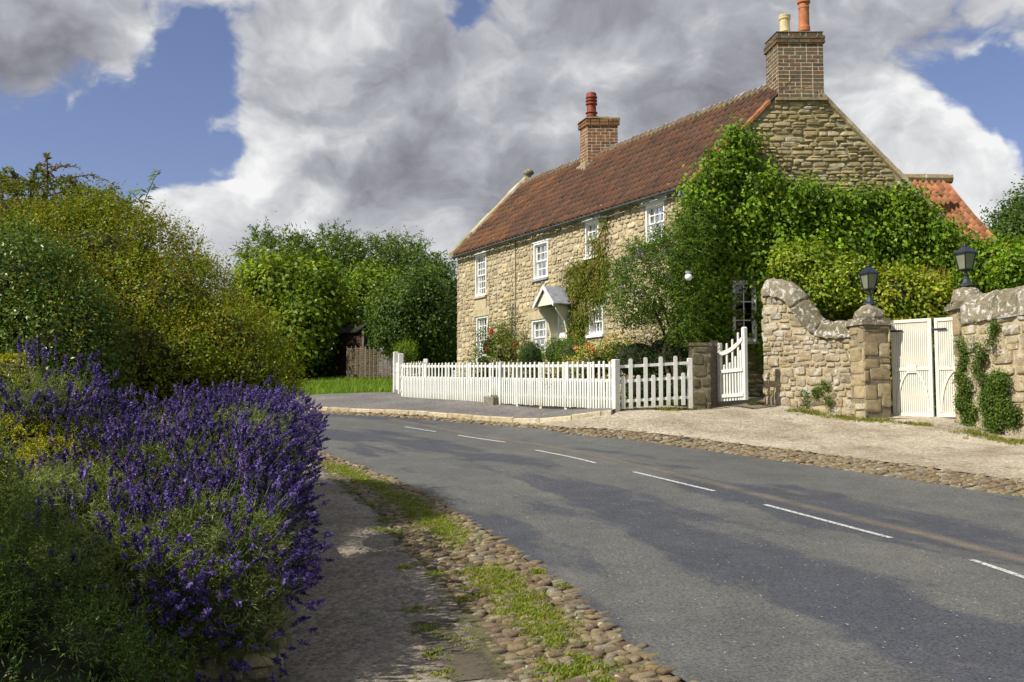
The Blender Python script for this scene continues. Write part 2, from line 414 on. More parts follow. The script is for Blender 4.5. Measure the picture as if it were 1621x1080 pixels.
def G(px, py, off=0.0):
    a, b = ray(px, py)
    dz = EYE + b * _YS - (T(a * _YS, _YS) + off)
    k = np.where(dz < 0)[0]
    if len(k) == 0: Y = 80.0
    elif k[0] == 0: Y = 1.5
    else:
        k = k[0]; Y = _YS[k - 1] + (_YS[k] - _YS[k - 1]) * dz[k - 1] / (dz[k - 1] - dz[k])
    return Vector((a * Y, Y, EYE + b * Y))

def resample(pts, n):
    p = np.array([(q[0], q[1]) for q in pts]); s = np.concatenate([[0], np.cumsum(np.hypot(*np.diff(p, axis=0).T))])
    t = np.linspace(0, s[-1], n)
    return np.stack([np.interp(t, s, p[:, 0]), np.interp(t, s, p[:, 1])], 1)
def smooth_curve(pts, n):
    a = resample(pts, n * 4)
    k = max(3, n // 12) * 2 + 1; ker = np.hanning(k + 2)[1:-1]; ker /= ker.sum()
    pad = k // 2
    ext = np.concatenate([a[0] + (a[0] - a[1:pad + 1][::-1]), a, a[-1] + (a[-1] - a[-pad - 1:-1][::-1])])
    b = np.stack([np.convolve(ext[:, i], ker, 'valid') for i in (0, 1)], 1)
    return resample(b, n)
def grid_faces(n, m):
    i = np.arange(n - 1)[:, None] * m + np.arange(m - 1)[None]
    i = i.ravel(); return np.stack([i, i + 1, i + m + 1, i + m], 1)
def loft(name, A, B, n, m, off, mat, kind='structure', sm=True, bumpy=0.0):
    A = smooth_curve(A, n) if sm else resample(A, n); B = smooth_curve(B, n) if sm else resample(B, n)
    t = np.linspace(0, 1, m)[None, :, None]
    g = A[:, None] * (1 - t) + B[:, None] * t
    z = T(g[..., 0], g[..., 1]) + off
    if bumpy: z = z + bumpy * (np.sin(g[..., 0] * 5.1 + g[..., 1] * 3.3) + np.sin(g[..., 0] * -3.7 + g[..., 1] * 6.9)) * .5
    o = np_obj(name, np.concatenate([g, z[..., None]], -1).reshape(-1, 3), grid_faces(n, m), mat, smooth=True)
    o['kind'] = kind
    return o

# ground materials
def road_mat():
    m, nt, out = mat_new('asphalt')
    v = objvec(nt)
    big = noise_n(nt, v, .35, 5, .6, .3); mid = noise_n(nt, v, 2.2, 6, .7)
    r = ramp(nt, [(.30, (.080, .083, .085)), (.52, (.106, .107, .105)), (.75, (.124, .122, .114))]); L(nt, big, r.inputs[0]); c = r.outputs[0]
    # bluish dark streaks in two bands: noise drawn out along the way the traffic runs
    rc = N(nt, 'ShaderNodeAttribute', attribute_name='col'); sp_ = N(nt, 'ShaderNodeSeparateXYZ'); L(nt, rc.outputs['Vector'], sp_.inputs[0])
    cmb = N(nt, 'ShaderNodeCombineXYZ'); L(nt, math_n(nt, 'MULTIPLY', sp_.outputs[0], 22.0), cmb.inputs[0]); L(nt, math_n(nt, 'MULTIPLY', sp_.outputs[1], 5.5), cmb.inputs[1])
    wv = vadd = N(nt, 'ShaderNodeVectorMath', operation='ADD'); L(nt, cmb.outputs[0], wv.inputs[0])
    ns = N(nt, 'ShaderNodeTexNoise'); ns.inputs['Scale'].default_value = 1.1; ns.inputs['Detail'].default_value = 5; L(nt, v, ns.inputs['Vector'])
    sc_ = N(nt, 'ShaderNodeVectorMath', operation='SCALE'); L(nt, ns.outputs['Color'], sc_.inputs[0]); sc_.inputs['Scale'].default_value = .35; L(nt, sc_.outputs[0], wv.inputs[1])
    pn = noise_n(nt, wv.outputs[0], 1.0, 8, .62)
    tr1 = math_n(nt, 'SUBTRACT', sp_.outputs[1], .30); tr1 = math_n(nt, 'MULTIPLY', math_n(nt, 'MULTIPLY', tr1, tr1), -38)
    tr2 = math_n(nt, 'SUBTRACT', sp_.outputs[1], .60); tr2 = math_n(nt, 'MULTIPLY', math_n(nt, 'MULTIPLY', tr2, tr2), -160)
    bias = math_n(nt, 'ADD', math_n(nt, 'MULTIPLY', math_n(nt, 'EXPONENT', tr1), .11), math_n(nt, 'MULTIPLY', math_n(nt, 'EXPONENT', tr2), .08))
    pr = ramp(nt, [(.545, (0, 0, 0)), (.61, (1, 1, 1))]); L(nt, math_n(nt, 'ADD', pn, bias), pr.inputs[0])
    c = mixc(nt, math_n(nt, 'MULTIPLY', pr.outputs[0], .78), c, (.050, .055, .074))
    r2 = ramp(nt, [(.3, (.8, .8, .8)), (.7, (1.15, 1.14, 1.1))]); L(nt, mid, r2.inputs[0]); c = mixc(nt, 1, c, r2.outputs[0], 'MULTIPLY')
    gr = noise_n(nt, v, 42, 4, .85); r3 = ramp(nt, [(.36, (.45, .45, .45)), (.5, (1, 1, 1)), (.64, (1.5, 1.5, 1.48))]); L(nt, gr, r3.inputs[0]); c = mixc(nt, 1, c, r3.outputs[0], 'MULTIPLY')
    vo = N(nt, 'ShaderNodeTexVoronoi', feature='F1'); vo.inputs['Scale'].default_value = 17; L(nt, v, vo.inputs['Vector'])
    sel = math_n(nt, 'LESS_THAN', vo.outputs['Distance'], .12)
    pick = N(nt, 'ShaderNodeSeparateColor'); L(nt, vo.outputs['Color'], pick.inputs[0])
    sel = math_n(nt, 'MULTIPLY', sel, math_n(nt, 'GREATER_THAN', pick.outputs[0], .80))
    c = mixc(nt, sel, c, (.42, .41, .38))
    h = math_n(nt, 'ADD', gr, math_n(nt, 'MULTIPLY', mid, .5))
    bsdf(nt, out, c, .82, h, .45, .012, .25)
    return m
def gravel_mat(name, cols, scale=1.0, spots=True, moss=.0):
    m, nt, out = mat_new(name); v = objvec(nt)
    big = noise_n(nt, v, .8 * scale, 6, .65, .4); fine = noise_n(nt, v, 38, 5, .75)
    r = ramp(nt, [(.32, cols[0]), (.5, cols[1]), (.68, cols[2])]); L(nt, big, r.inputs[0]); c = r.outputs[0]
    r3 = ramp(nt, [(.33, (.55, .55, .55)), (.62, (1.25, 1.25, 1.25))]); L(nt, fine, r3.inputs[0]); c = mixc(nt, 1, c, r3.outputs[0], 'MULTIPLY')
    h = fine
    if spots:
        vo = N(nt, 'ShaderNodeTexVoronoi', feature='F1'); vo.inputs['Scale'].default_value = 26; L(nt, v, vo.inputs['Vector'])
        pk = N(nt, 'ShaderNodeSeparateColor'); L(nt, vo.outputs['Color'], pk.inputs[0])
        r4 = ramp(nt, [(0, (.6, .58, .55)), (.5, (1, 1, 1)), (1, (1.35, 1.33, 1.3))]); L(nt, pk.outputs[1], r4.inputs[0]); c = mixc(nt, .75, c, r4.outputs[0], 'MULTIPLY')
        h = math_n(nt, 'SUBTRACT', fine, math_n(nt, 'MULTIPLY', vo.outputs['Distance'], .9))
    if moss:
        mn = noise_n(nt, v, 1.3, 6, .75, .5); mr = ramp(nt, [(.62 - .2 * moss, (0, 0, 0)), (.72 - .2 * moss, (1, 1, 1))]); L(nt, mn, mr.inputs[0])
        c = mixc(nt, math_n(nt, 'MULTIPLY', mr.outputs[0], .7), c, (.075, .085, .025))
    bsdf(nt, out, c, .92, h, .6, .02, .15)
    return m
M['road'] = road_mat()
M['pavement'] = gravel_mat('footway_asphalt', [(.17, .15, .125), (.235, .205, .165), (.28, .25, .20)], 1.0, True, .12)
M['pavement_far'] = gravel_mat('far_footway_asphalt', [(.12, .115, .115), (.165, .155, .15), (.20, .19, .175)], .8, True)
M['gravel'] = gravel_mat('gravel', [(.25, .205, .15), (.36, .315, .24), (.46, .41, .33)], .9, True, .12)
M['soil'] = gravel_mat('soil', [(.05, .04, .028), (.08, .065, .045), (.11, .09, .06)], 1.5, True)
M['grass_ground'] = gravel_mat('grass_ground', [(.05, .10, .012), (.075, .14, .018), (.10, .17, .025)], 1.5, False)
M['cob_base'] = gravel_mat('cobble_bedding', [(.10, .08, .05), (.14, .115, .072), (.19, .16, .10)], 2, True, .55)
def line_mat():
    m, nt, out = mat_new('worn_road_paint'); v = objvec(nt)
    n = noise_n(nt, v, 30, 5, .8); r = ramp(nt, [(.40, (0, 0, 0)), (.50, (1, 1, 1))]); L(nt, n, r.inputs[0])
    b = N(nt, 'ShaderNodeBsdfPrincipled'); b.inputs['Base Color'].default_value = (.50, .50, .48, 1); b.inputs['Roughness'].default_value = .8
    t = N(nt, 'ShaderNodeBsdfTransparent'); mx = N(nt, 'ShaderNodeMixShader'); L(nt, r.outputs[0], mx.inputs[0]); L(nt, t.outputs[0], mx.inputs[1]); L(nt, b.outputs[0], mx.inputs[2]); L(nt, mx.outputs[0], out.inputs['Surface']); return m
M['line'] = line_mat()
M['dust'] = plain_mat('road_dust', (.20, .17, .135), .95, .2, 8, .3)

# base terrain: fine near, coarse far, one sheet to the horizon
xs = np.concatenate([[-1500, -700, -350, -180, -100, -70, -50, -40], np.arange(-34, 25, .5), [28, 34, 45, 60, 90, 160, 320, 700, 1500]])
ys = np.concatenate([[-1200, -500, -200, -80, -40, -20, -10], np.arange(-6, 50, .5), [54, 60, 70, 85, 110, 160, 300, 700, 1500]])
gx, gy = np.meshgrid(xs, ys, indexing='ij')
gz = T(gx, gy) - .07
o = np_obj('ground', np.stack([gx, gy, gz], -1).reshape(-1, 3), grid_faces(len(xs), len(ys)), M['grass_ground'], smooth=True)
o['kind'] = 'structure'

EL = [G(*q) for q in edge_l_px]; ER = [G(*q) for q in edge_r_px]
EL = [(-26, 30.0), (-15, 26.0), (-8, 22.2)] + EL + [(2.1, 4.4), (3.4, 1.5), (5, -2), (6, -5)]
ER = [(-27, 36.0), (-17, 32.6), (-10, 29.6)] + ER + [(8.3, 10.2), (10.5, 7), (12.5, 3), (14.5, -5)]
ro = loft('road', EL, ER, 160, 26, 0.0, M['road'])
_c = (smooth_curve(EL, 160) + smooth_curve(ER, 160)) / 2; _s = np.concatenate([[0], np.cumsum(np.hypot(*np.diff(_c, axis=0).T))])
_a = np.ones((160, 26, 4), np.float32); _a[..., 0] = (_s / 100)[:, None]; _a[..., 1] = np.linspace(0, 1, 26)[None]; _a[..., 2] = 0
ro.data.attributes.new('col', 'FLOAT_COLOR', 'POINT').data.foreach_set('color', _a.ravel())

# cobbled strip on the near side, its inner edge and the footway behind it
strip_px = [(483, 724), (544, 768), (601, 815), (642, 868), (691, 919), (740, 976), (768, 1029), (788, 1078)]
SL = [(-25, 29.2), (-15, 25.2), (-8.2, 21.4)] + [G(*q) for q in strip_px] + [(.6, 5), (1.2, 3.4), (2.2, 1), (4, -2), (5, -5)]
WL = [(-25.6, 27.5), (-16, 23.5), (-9, 19.5), (-4.9, 17.5), (-2.6, 11), (-1.42, 6.2), (-1.3, 4.5), (-1.2, 2), (0, -2), (2, -5)]
loft('cobbled_verge', SL, EL, 160, 8, -.012, M['cob_base'])
loft('footpath', WL, SL, 160, 10, 0.006, M['pavement'])

# far side: cobbled channel, kerb, pavement, gravel forecourt
kb_px = [(491, 649.5), (674, 657.5), (817, 669)]      # foot of the kerb
KB = [(-27, 37.0), (-17, 33.6), (-10, 30.6)] + [G(*q) for q in kb_px]
up_px = [(900, 678), (1078, 691), (1256, 713), (1434, 736), (1621, 762)]
UP = KB + [G(*q) for q in up_px] + [(8.6, 11.0), (10.9, 7.6), (13.2, 3.4), (15.5, -5)]
loft('cobbled_channel', ER, UP, 160, 6, -.012, M['cob_base'])

fence_far = P(636, 632, 30.7); fence_near = P(975, 650.5, 22.2)
PV_out = [(-27, 37.15), (-17, 33.75), (-10, 30.75)] + [G(*q) for q in kb_px] + [(1.4, 22.2), (2.15, 21.95)]
PV_in = [(-27, 39.2), (-17, 35.8), (-10, 33.2), (-5.8, 32.9), (-3.9, 32.2), (-2.9, 31.2), (-.25, 27.0), (1.55, 24.1), (2.5, 22.5)]
KH = .10
loft('pavement', PV_out, PV_in, 120, 12, KH * .8, M['pavement_far'])
# kerb stones, one row along the outer edge of the pavement
kc = smooth_curve(PV_out, 400)
def kerb_row():
    mb = MB()
    s = np.concatenate([[0], np.cumsum(np.hypot(*np.diff(kc, axis=0).T))])
    d = 14.0
    while d < s[-1] - .1:
        ln = random.uniform(.5, .95)
        a = np.array([np.interp(d + .008, s, kc[:, 0]), np.interp(d + .008, s, kc[:, 1])]); e = min(d + ln - .008, s[-1])
        b = np.array([np.interp(e, s, kc[:, 0]), np.interp(e, s, kc[:, 1])])
        t = (b - a); t /= np.hypot(*t); nn = np.array([-t[1], t[0]])
        if nn[1] < 0: nn = -nn
        w_ = .17; h = KH + random.uniform(-.012, .018)
        A, B, C_, D = a - nn * .03, b - nn * .03, b + nn * w_, a + nn * w_
        za, zb = t1(*a), t1(*b)
        lo = [(A[0], A[1], za - .2), (B[0], B[1], zb - .2), (C_[0], C_[1], zb - .2), (D[0], D[1], za - .2)]
        bv = .022
        A2, B2 = a - nn * (.03 - bv), b - nn * (.03 - bv)
        i0 = [mb.vert(q) for q in lo]
        i1 = [mb.vert(q) for q in [(A[0], A[1], za + h - bv), (B[0], B[1], zb + h - bv), (C_[0], C_[1], zb + h), (D[0], D[1], za + h)]]
        i2 = [mb.vert(q) for q in [(A2[0], A2[1], za + h), (B2[0], B2[1], zb + h)]]
        mb.f += [[i0[0], i0[1], i1[1], i1[0]], [i0[1], i0[2], i1[2], i2[1], i1[1]], [i0[2], i0[3], i1[3], i1[2]], [i0[3], i0[0], i1[0], i2[0], i1[3]], [i1[0], i1[1], i2[1], i2[0]], [i2[0], i2[1], i1[2], i1[3]]]
        d += ln
    o = mb.build('kerb', M['kerb']); o['kind'] = 'structure'
kerb_row()
# gravel forecourt
GR_low = [G(817, 671)] + [G(*q) for q in up_px] + [(8.6, 11.0), (10.9, 7.6), (13.2, 3.4)]
GR_up = [(2.3, 22.4), (3.4, 23.6), (4.4, 25.0), (5.6, 25.0), (7.2, 22.5), (9.3, 21.6), (10.2, 20.2), (11.2, 16.5), (13, 12), (16, 6)]
loft('gravel_forecourt', GR_low, GR_up, 90, 26, .004, M['gravel'], sm=False, bumpy=.012)

# cobbles as real stones
def cobbles(name, A, B, s0, s1, size, parent=None, seed=1, sparse=0.0):
    r = np.random.default_rng(seed)
    A = smooth_curve(A, 900); B = smooth_curve(B, 900)
    C_ = (A + B) / 2; s = np.concatenate([[0], np.cumsum(np.hypot(*np.diff(C_, axis=0).T))])
    icos = bpy.data.meshes.new('tmp')
    import bmesh
    bm = bmesh.new(); bmesh.ops.create_icosphere(bm, subdivisions=2, radius=1); bm.verts.ensure_lookup_table()
    bv = np.array([v.co[:] for v in bm.verts]); bf = np.array([[v.index for v in f.verts] for f in bm.faces]); bm.free(); bpy.data.meshes.remove(icos)
    V, Fc = [], []; nb = 0
    d = s0
    while d < s1:
        k = np.searchsorted(s, d); k = min(max(k, 1), len(s) - 2)
        a, b = A[k], B[k]; w_ = np.hypot(*(b - a)); u = (b - a) / w_; t = np.array([-u[1], u[0]])
        x = r.uniform(0, .1)
        rowh = size * r.uniform(.62, .9)
        while x < w_ - .02:
            ln = size * r.uniform(.85, 2.1)
            if r.random() > sparse:
                c = a + u * (x + ln / 2) + t * r.normal(0, rowh * .13)
                ax = u * ln * .53; ay = t * rowh * .56
                rot = r.normal(0, .22); ca, sa = math.cos(rot), math.sin(rot)
                ax2 = ax * ca + t * (ln * .53) * sa * .6; ay2 = ay * ca - u * rowh * .56 * sa * .6
                # boxy rounded pebble
                q = np.sign(bv) * np.abs(bv) ** r.uniform(.55, .85, 3)
                q = q * (1 + r.normal(0, .065, (len(q), 1)))
                h = size * r.uniform(.22, .33)
                z0 = t1(c[0], c[1]) - h * .66 + r.normal(0, .006)
                tilt = r.normal(0, .1, 2)
                xy = c + q[:, :1] * ax2 + q[:, 1:2] * ay2
                z = z0 + q[:, 2] * h + q[:, 0] * tilt[0] * ln * .5 + q[:, 1] * tilt[1] * rowh * .5
                V.append(np.column_stack([xy, z])); Fc.append(bf + nb); nb += len(bv)
            x += ln * 1.0
        d += rowh * .98
    o = np_obj(name, np.concatenate(V), np.concatenate(Fc), M['cobble'], smooth=True)
    o['kind'] = 'structure'
    return o, s
sN = smooth_curve([( (a[0]+b[0])/2, (a[1]+b[1])/2) for a, b in zip(resample(SL, 300), resample(EL, 300))], 900)
_sn = np.concatenate([[0], np.cumsum(np.hypot(*np.diff(sN, axis=0).T))])
def arc_at(c, s, y): return s[np.argmin(np.abs(c[:, 1] - y) + (c[:, 0] < -8) * 100)]
cobbles('cobbles', SL, EL, arc_at(sN, _sn, 21.5), arc_at(sN, _sn, 5.0), .092, seed=3)
sC = (smooth_curve(ER, 900) + smooth_curve(UP, 900)) / 2; _sc = np.concatenate([[0], np.cumsum(np.hypot(*np.diff(sC, axis=0).T))])
cobbles('cobbles', ER, UP, arc_at(sC, _sc, 29.5), arc_at(sC, _sc, 10.6), .12, seed=4)

# centre line dashes and the dusty trail beside them
def quad_strip(name, pl, pr, n, off, mat):
    A = resample(pl, n); B = resample(pr, n)
    g = np.stack([A, (A + B) / 2, B], 1); z = T(g[..., 0], g[..., 1]) + off
    o = np_obj(name, np.concatenate([g, z[..., None]], -1).reshape(-1, 3), grid_faces(n, 3), mat); o['kind'] = 'structure'
    return o
for (x0, y0), (x1, y1) in [((1211, 799.5), (1411, 852.5)), ((1003, 747.5), (1131, 778)), ((848, 713), (943, 733.5)), ((725, 689.5), (800, 700.5)), ((1538, 887), (1730, 952)), ((640, 676), (690, 684))]:
    a, b = G(x0, y0), G(x1, y1); t = (b - a); t.z = 0; t.normalize(); nrm = Vector((-t.y, t.x, 0)) * .036
    quad_strip('road_marking', [a - nrm, b - nrm], [a + nrm, b + nrm], 14, .006, M['line'])
tr = [(620, 664), (720, 683), (860, 705), (1000, 735), (1120, 763), (1240, 793), (1360, 822), (1480, 850), (1640, 893)]
c = [G(*q) for q in tr]
def trail_mat():
    m, nt, out = mat_new('dust_trail'); v = objvec(nt)
    n = noise_n(nt, v, 1.6, 6, .7); g = noise_n(nt, v, 55, 3, .8)
    uv = N(nt, 'ShaderNodeAttribute', attribute_name='col').outputs['Fac']
    f = math_n(nt, 'MULTIPLY', uv, math_n(nt, 'MULTIPLY', math_n(nt, 'SUBTRACT', math_n(nt, 'ADD', n, math_n(nt, 'MULTIPLY', g, .6)), .50), 1.7, True), True)
    b = N(nt, 'ShaderNodeBsdfPrincipled'); b.inputs['Base Color'].default_value = (.20, .17, .135, 1); b.inputs['Roughness'].default_value = .95
    t = N(nt, 'ShaderNodeBsdfTransparent'); mx = N(nt, 'ShaderNodeMixShader'); L(nt, f, mx.inputs[0]); L(nt, t.outputs[0], mx.inputs[1]); L(nt, b.outputs[0], mx.inputs[2]); L(nt, mx.outputs[0], out.inputs['Surface'])
    return m
M['trail'] = trail_mat()
def trail(name, c, wd, off=.003):
    cc = smooth_curve(c, 60); tt = np.gradient(cc, axis=0); tt /= np.hypot(*tt.T)[:, None]; nn = np.stack([-tt[:, 1], tt[:, 0]], 1)
    ws = np.array([-1, -.45, 0, .45, 1]); g = cc[:, None] + nn[:, None] * (ws * wd)[None, :, None]; z = T(g[..., 0], g[..., 1]) + off
    al = np.tile(np.array([0, .75, 1, .75, 0]), 60)
    o = np_obj(name, np.concatenate([g, z[..., None]], -1).reshape(-1, 3), grid_faces(60, 5), M['trail'], col=np.repeat(al[:, None], 3, 1)); o['kind'] = 'structure'
trail('road_dust', c, .17)

def patch_mat(name, col, k=2.0, th=.45):
    m, nt, out = mat_new(name); v = objvec(nt)
    n = noise_n(nt, v, 4.5, 7, .75); uv = N(nt, 'ShaderNodeAttribute', attribute_name='col').outputs['Fac']
    f = math_n(nt, 'MULTIPLY', math_n(nt, 'SUBTRACT', math_n(nt, 'ADD', n, math_n(nt, 'MULTIPLY', uv, .30)), th + .25), 7, True)
    g = noise_n(nt, v, 40, 4, .8); r = ramp(nt, [(.3, tuple(c * .55 for c in col)), (.65, tuple(c * 1.35 for c in col))]); L(nt, g, r.inputs[0])
    b = N(nt, 'ShaderNodeBsdfPrincipled'); L(nt, r.outputs[0], b.inputs['Base Color']); b.inputs['Roughness'].default_value = .95
    t = N(nt, 'ShaderNodeBsdfTransparent'); mx = N(nt, 'ShaderNodeMixShader'); L(nt, math_n(nt, 'MULTIPLY', f, math_n(nt, 'GREATER_THAN', uv, .01)), mx.inputs[0]); L(nt, t.outputs[0], mx.inputs[1]); L(nt, b.outputs[0], mx.inputs[2]); L(nt, mx.outputs[0], out.inputs['Surface'])
    return m
_tm = M['trail']
M['trail'] = patch_mat('earth_and_moss', (.085, .080, .032))
trail('moss_edge', [G(*q) for q in strip_px], .17, .010)
M['trail'] = patch_mat('bare_earth', (.075, .062, .042), th=.36)
trail('bare_earth', [G(680, 985), G(700, 1010), G(725, 1040), G(750, 1079)], .20, .0125)
# ------------------------------------------------------------------ masonry made of separate stones
def pad(mb, O, U, W, Nn, s0, s1, z0, z1, dep, sq, jit, r, clip=None, nv=12):
    cs, cz, hs_, hz = (s0 + s1) / 2, (z0 + z1) / 2, (s1 - s0) / 2, (z1 - z0) / 2
    ang0 = r.uniform(0, 1); pts = []
    tl = r.gauss(0, jit * .35)
    for k in range(nv):
        a = (k + .5) * 2 * math.pi / nv
        c, s = math.cos(a), math.sin(a)
        x = math.copysign(abs(c) ** sq, c) * hs_; z = math.copysign(abs(s) ** sq, s) * hz
        j = 1 + r.uniform(-jit, jit * .35)
        pts.append((x * j - z * tl, z * (1 + r.uniform(-jit, jit * .3)) + x * tl * hz / max(hs_, .01)))
    tx, tz = r.gauss(0, .16) * dep / max(hs_, .02), r.gauss(0, .25) * dep / max(hz, .02)
    rings = []
    for sc, d in ((1.0, -.01), (.90, dep * .72), (.55, dep * r.uniform(.9, 1.12))):
        ring = []
        for x, z in pts:
            x2, z2 = x * sc, z * sc
            S, Z = cs + x2, cz + z2
            if clip: Z = min(Z, clip(S) - .005)
            ring.append(mb.vert(O + U * S + W * Z + Nn * (d + (x2 * tx + z2 * tz if sc < .99 else 0))))
        rings.append(ring)
    for a, b in zip(rings, rings[1:]):
        for k in range(nv): mb.f.append([a[k], a[(k + 1) % nv], b[(k + 1) % nv], b[k]])
    mb.f.append(rings[-1])

def stones(mb, O, U, W, Nn, s_rng, z_rng, course, length, dep, sq=.5, jit=.12, holes=(), top=None, bot=None, gap=.012, seed=1, big=0.0):
    r = random.Random(seed)
    z = z_rng[0]
    while z < z_rng[1]:
        h = r.uniform(*course)
        if big and r.random() < big: h *= 1.6
        s = s_rng[0] - r.uniform(0, length[0])
        while s < s_rng[1]:
            ln = r.uniform(*length) * (h / ((course[0] + course[1]) / 2)) ** .5
            a, b = max(s, s_rng[0]), min(s + ln, s_rng[1]); s += ln
            if b - a < .05: continue
            cells = [(a, b, z, min(z + h, z_rng[1]))]
            if h > course[1] * .7 and r.random() < .22 and ln < length[1] * .8:
                zm = z + h * r.uniform(.4, .6); cells = [(a, b, z, zm), (a, b, zm, z + h)]
            for (a, b, z0, z1) in cells:
                dz = r.gauss(0, h * .15)
                z0, z1 = z0 + dz, z1 + dz
                m = (a + b) / 2
                if top and z0 > top(m) - .05: continue
                if bot and z1 < bot(m) + .02: continue
                bad = False
                for (ha, hb, hz0, hz1) in holes:
                    if b > ha and a < hb and z1 > hz0 and z0 < hz1:
                        if a < ha - .05: b = ha
                        elif b > hb + .05: a = hb
                        elif z1 > hz1 + .03: z0 = hz1
                        elif z0 < hz0 - .03: z1 = hz0
                        else: bad = True
                if bad or b - a < .04 or z1 - z0 < .025: continue
                pad(mb, O, U, W, Nn, a + gap / 2, b - gap / 2, z0 + gap / 2, z1 - gap / 2, dep * r.uniform(.6, 1.3), sq, jit, r, top)
        z += h

def backing(mb, O, U, W, s_rng, z_rng, holes=(), top=None, step=.5, Nn=None, depth=0):
    sb = sorted(set([round(x, 4) for x in np.arange(s_rng[0], s_rng[1], step)] + [s_rng[1]] + [h[k] for h in holes for k in (0, 1)]))
    zb = sorted(set([z_rng[0], z_rng[1]] + [h[k] for h in holes for k in (2, 3)]))
    for a, b in zip(sb, sb[1:]):
        for c, d in zip(zb, zb[1:]):
            m, n = (a + b) / 2, (c + d) / 2
            if any(h[0] < m < h[1] and h[2] < n < h[3] for h in holes): continue
            da, db = (min(d, top(a)), min(d, top(b))) if top else (d, d)
            if da <= c and db <= c: continue
            mb.poly([O + U * a + W * c, O + U * b + W * c, O + U * b + W * max(db, c), O + U * a + W * max(da, c)])

# ------------------------------------------------------------------ the cottage
HC = P(1093, 290, 24.8); EZ = HC.z
HD = P(717, 405, 36.5)
HU = Vector((HD.x - HC.x, HD.y - HC.y, 0)); HL = HU.length; HU.normalize()
HV = Vector((1, 0, 0)); HN = Vector((-HU.y, HU.x, 0))
if HN.y > 0: HN = -HN
ZU = Vector((0, 0, 1)); GN = Vector((0, -1, 0))
ap = P(1263.5, 115, 24.8); TR = ap.x - HC.x; RZ = ap.z; PITCH = (RZ - EZ) / TR
TW = 6.5                                            # width of the gable (long rear slope)
BZ = 1.4
def HP(s, t, z): return Vector((HC.x + HU.x * s + t, HC.y + HU.y * s, z))
WT = .17
FO = HP(0, WT, 0)
def fac(px, py, dn=0.0):
    a, b = ray(px, py); ox, oy = FO.x + HN.x * dn, FO.y + HN.y * dn
    s = (ox - a * oy) / (a * HU.y - HU.x); Y = oy + HU.y * s
    return s, EYE + b * Y
house = thing('stone_cottage', 'two storey stone cottage with red pantile roof, two chimneys and white sash windows', 'house')
wins = {}
def wrect(xl, xr, yt, yb):
    xm = (xl + xr) / 2
    s1, _ = fac(xl, yt); s0, _ = fac(xr, yt)
    return s0, s1, fac(xm, yb)[1], fac(xm, yt)[1]
WDEF = [  # px rect, cols, rows, style
    (752.5, 770, 402, 469, 4, 6, 'stone_sill'), (754.5, 772.5, 501, 577, 4, 6, 'stone_lintel'),
    (845, 867.5, 383.5, 441, 3, 4, 'sill'), (842, 865.5, 506, 562, 3, 4, 'stone_lintel'),
    (926.5, 947.5, 350, 406, 3, 4, 'white_lintel'), (932.5, 955, 488, 530, 4, 3, 'plain'),
    (1022, 1052, 322, 382, 3, 4, 'white_lintel')]
WR = [wrect(*d[:4]) for d in WDEF]
holes = [(r[0], r[1], r[2], r[3]) for r in WR]
# dressed stone panel between the two left windows
r0, r1 = WR[0], WR[1]
door_s = fac(889, 500)[0]
ps0, ps1 = door_s - .62, door_s + .62
zdoor = fac(889, 484)[1]
dz0 = t1(*HP(door_s, 0, 0)[:2]) - .1
dholes = holes + [(door_s - .47, door_s + .47, 1.4, zdoor)]
etop = EZ + WT * PITCH - .03
mb = MB(); stones(mb, FO, HU, ZU, HN, (0.0, HL), (BZ, etop), (.08, .20), (.11, .36), .032, .55, .20, [(h[0] - .015, h[1] + .015, h[2] - .02, h[3] + .02) for h in dholes] + [(r0[0] - .02, r0[1] + .02, r1[3], r0[2])], seed=11)
mb.build('front_wall', M['facade_stone'], house, smooth=False)
mb = MB(); backing(mb, FO, HU, ZU, (0, HL), (BZ, etop), dholes); mb.build('front_wall', M['mortar'], house)
# gable
GO = HP(0, 0, 0)
def gtop(t): return min(EZ + t * PITCH, RZ - (t - TR) * 1.075) - .05
# fit the window of the gable
ga, _ = ray(1158, 490); gb, _ = ray(1196, 490)
gw = (ga * GO.y - GO.x, gb * GO.y - GO.x, EYE + ray(1177, 541)[1] * GO.y, EYE + ray(1177, 445)[1] * GO.y)
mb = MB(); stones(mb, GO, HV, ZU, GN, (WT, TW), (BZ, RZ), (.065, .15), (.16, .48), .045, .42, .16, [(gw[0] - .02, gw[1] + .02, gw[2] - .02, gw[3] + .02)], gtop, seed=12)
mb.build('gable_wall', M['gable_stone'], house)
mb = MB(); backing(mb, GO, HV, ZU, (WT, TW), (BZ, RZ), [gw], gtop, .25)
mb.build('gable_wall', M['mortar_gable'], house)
mb = MB()   # rear and far walls
mb.poly([HP(0, TW, BZ), HP(HL, TW, BZ), HP(HL, TW, gtop(TW)), HP(0, TW, gtop(TW))])
mb.poly([HP(HL, WT, BZ), HP(HL, TW, BZ), HP(HL, TW, gtop(TW)), HP(HL, TR, RZ - .1), HP(HL, WT, EZ + WT * PITCH)])
mb.build('rear_wall', M['mortar_gable'], house)

# glass: clear with a reflecting skin
def glass_mat():
    m, nt, out = mat_new('clear_window_glass')
    t = N(nt, 'ShaderNodeBsdfTransparent'); t.inputs[0].default_value = (.75, .8, .8, 1)
    g = N(nt, 'ShaderNodeBsdfGlossy'); g.inputs['Roughness'].default_value = .03
    fr = N(nt, 'ShaderNodeFresnel'); fr.inputs[0].default_value = 1.6
    mx = N(nt, 'ShaderNodeMixShader'); L(nt, math_n(nt, 'ADD', fr.outputs[0], .05), mx.inputs[0]); L(nt, t.outputs[0], mx.inputs[1]); L(nt, g.outputs[0], mx.inputs[2]); L(nt, mx.outputs[0], out.inputs['Surface'])
    return m
M['clear'] = glass_mat()

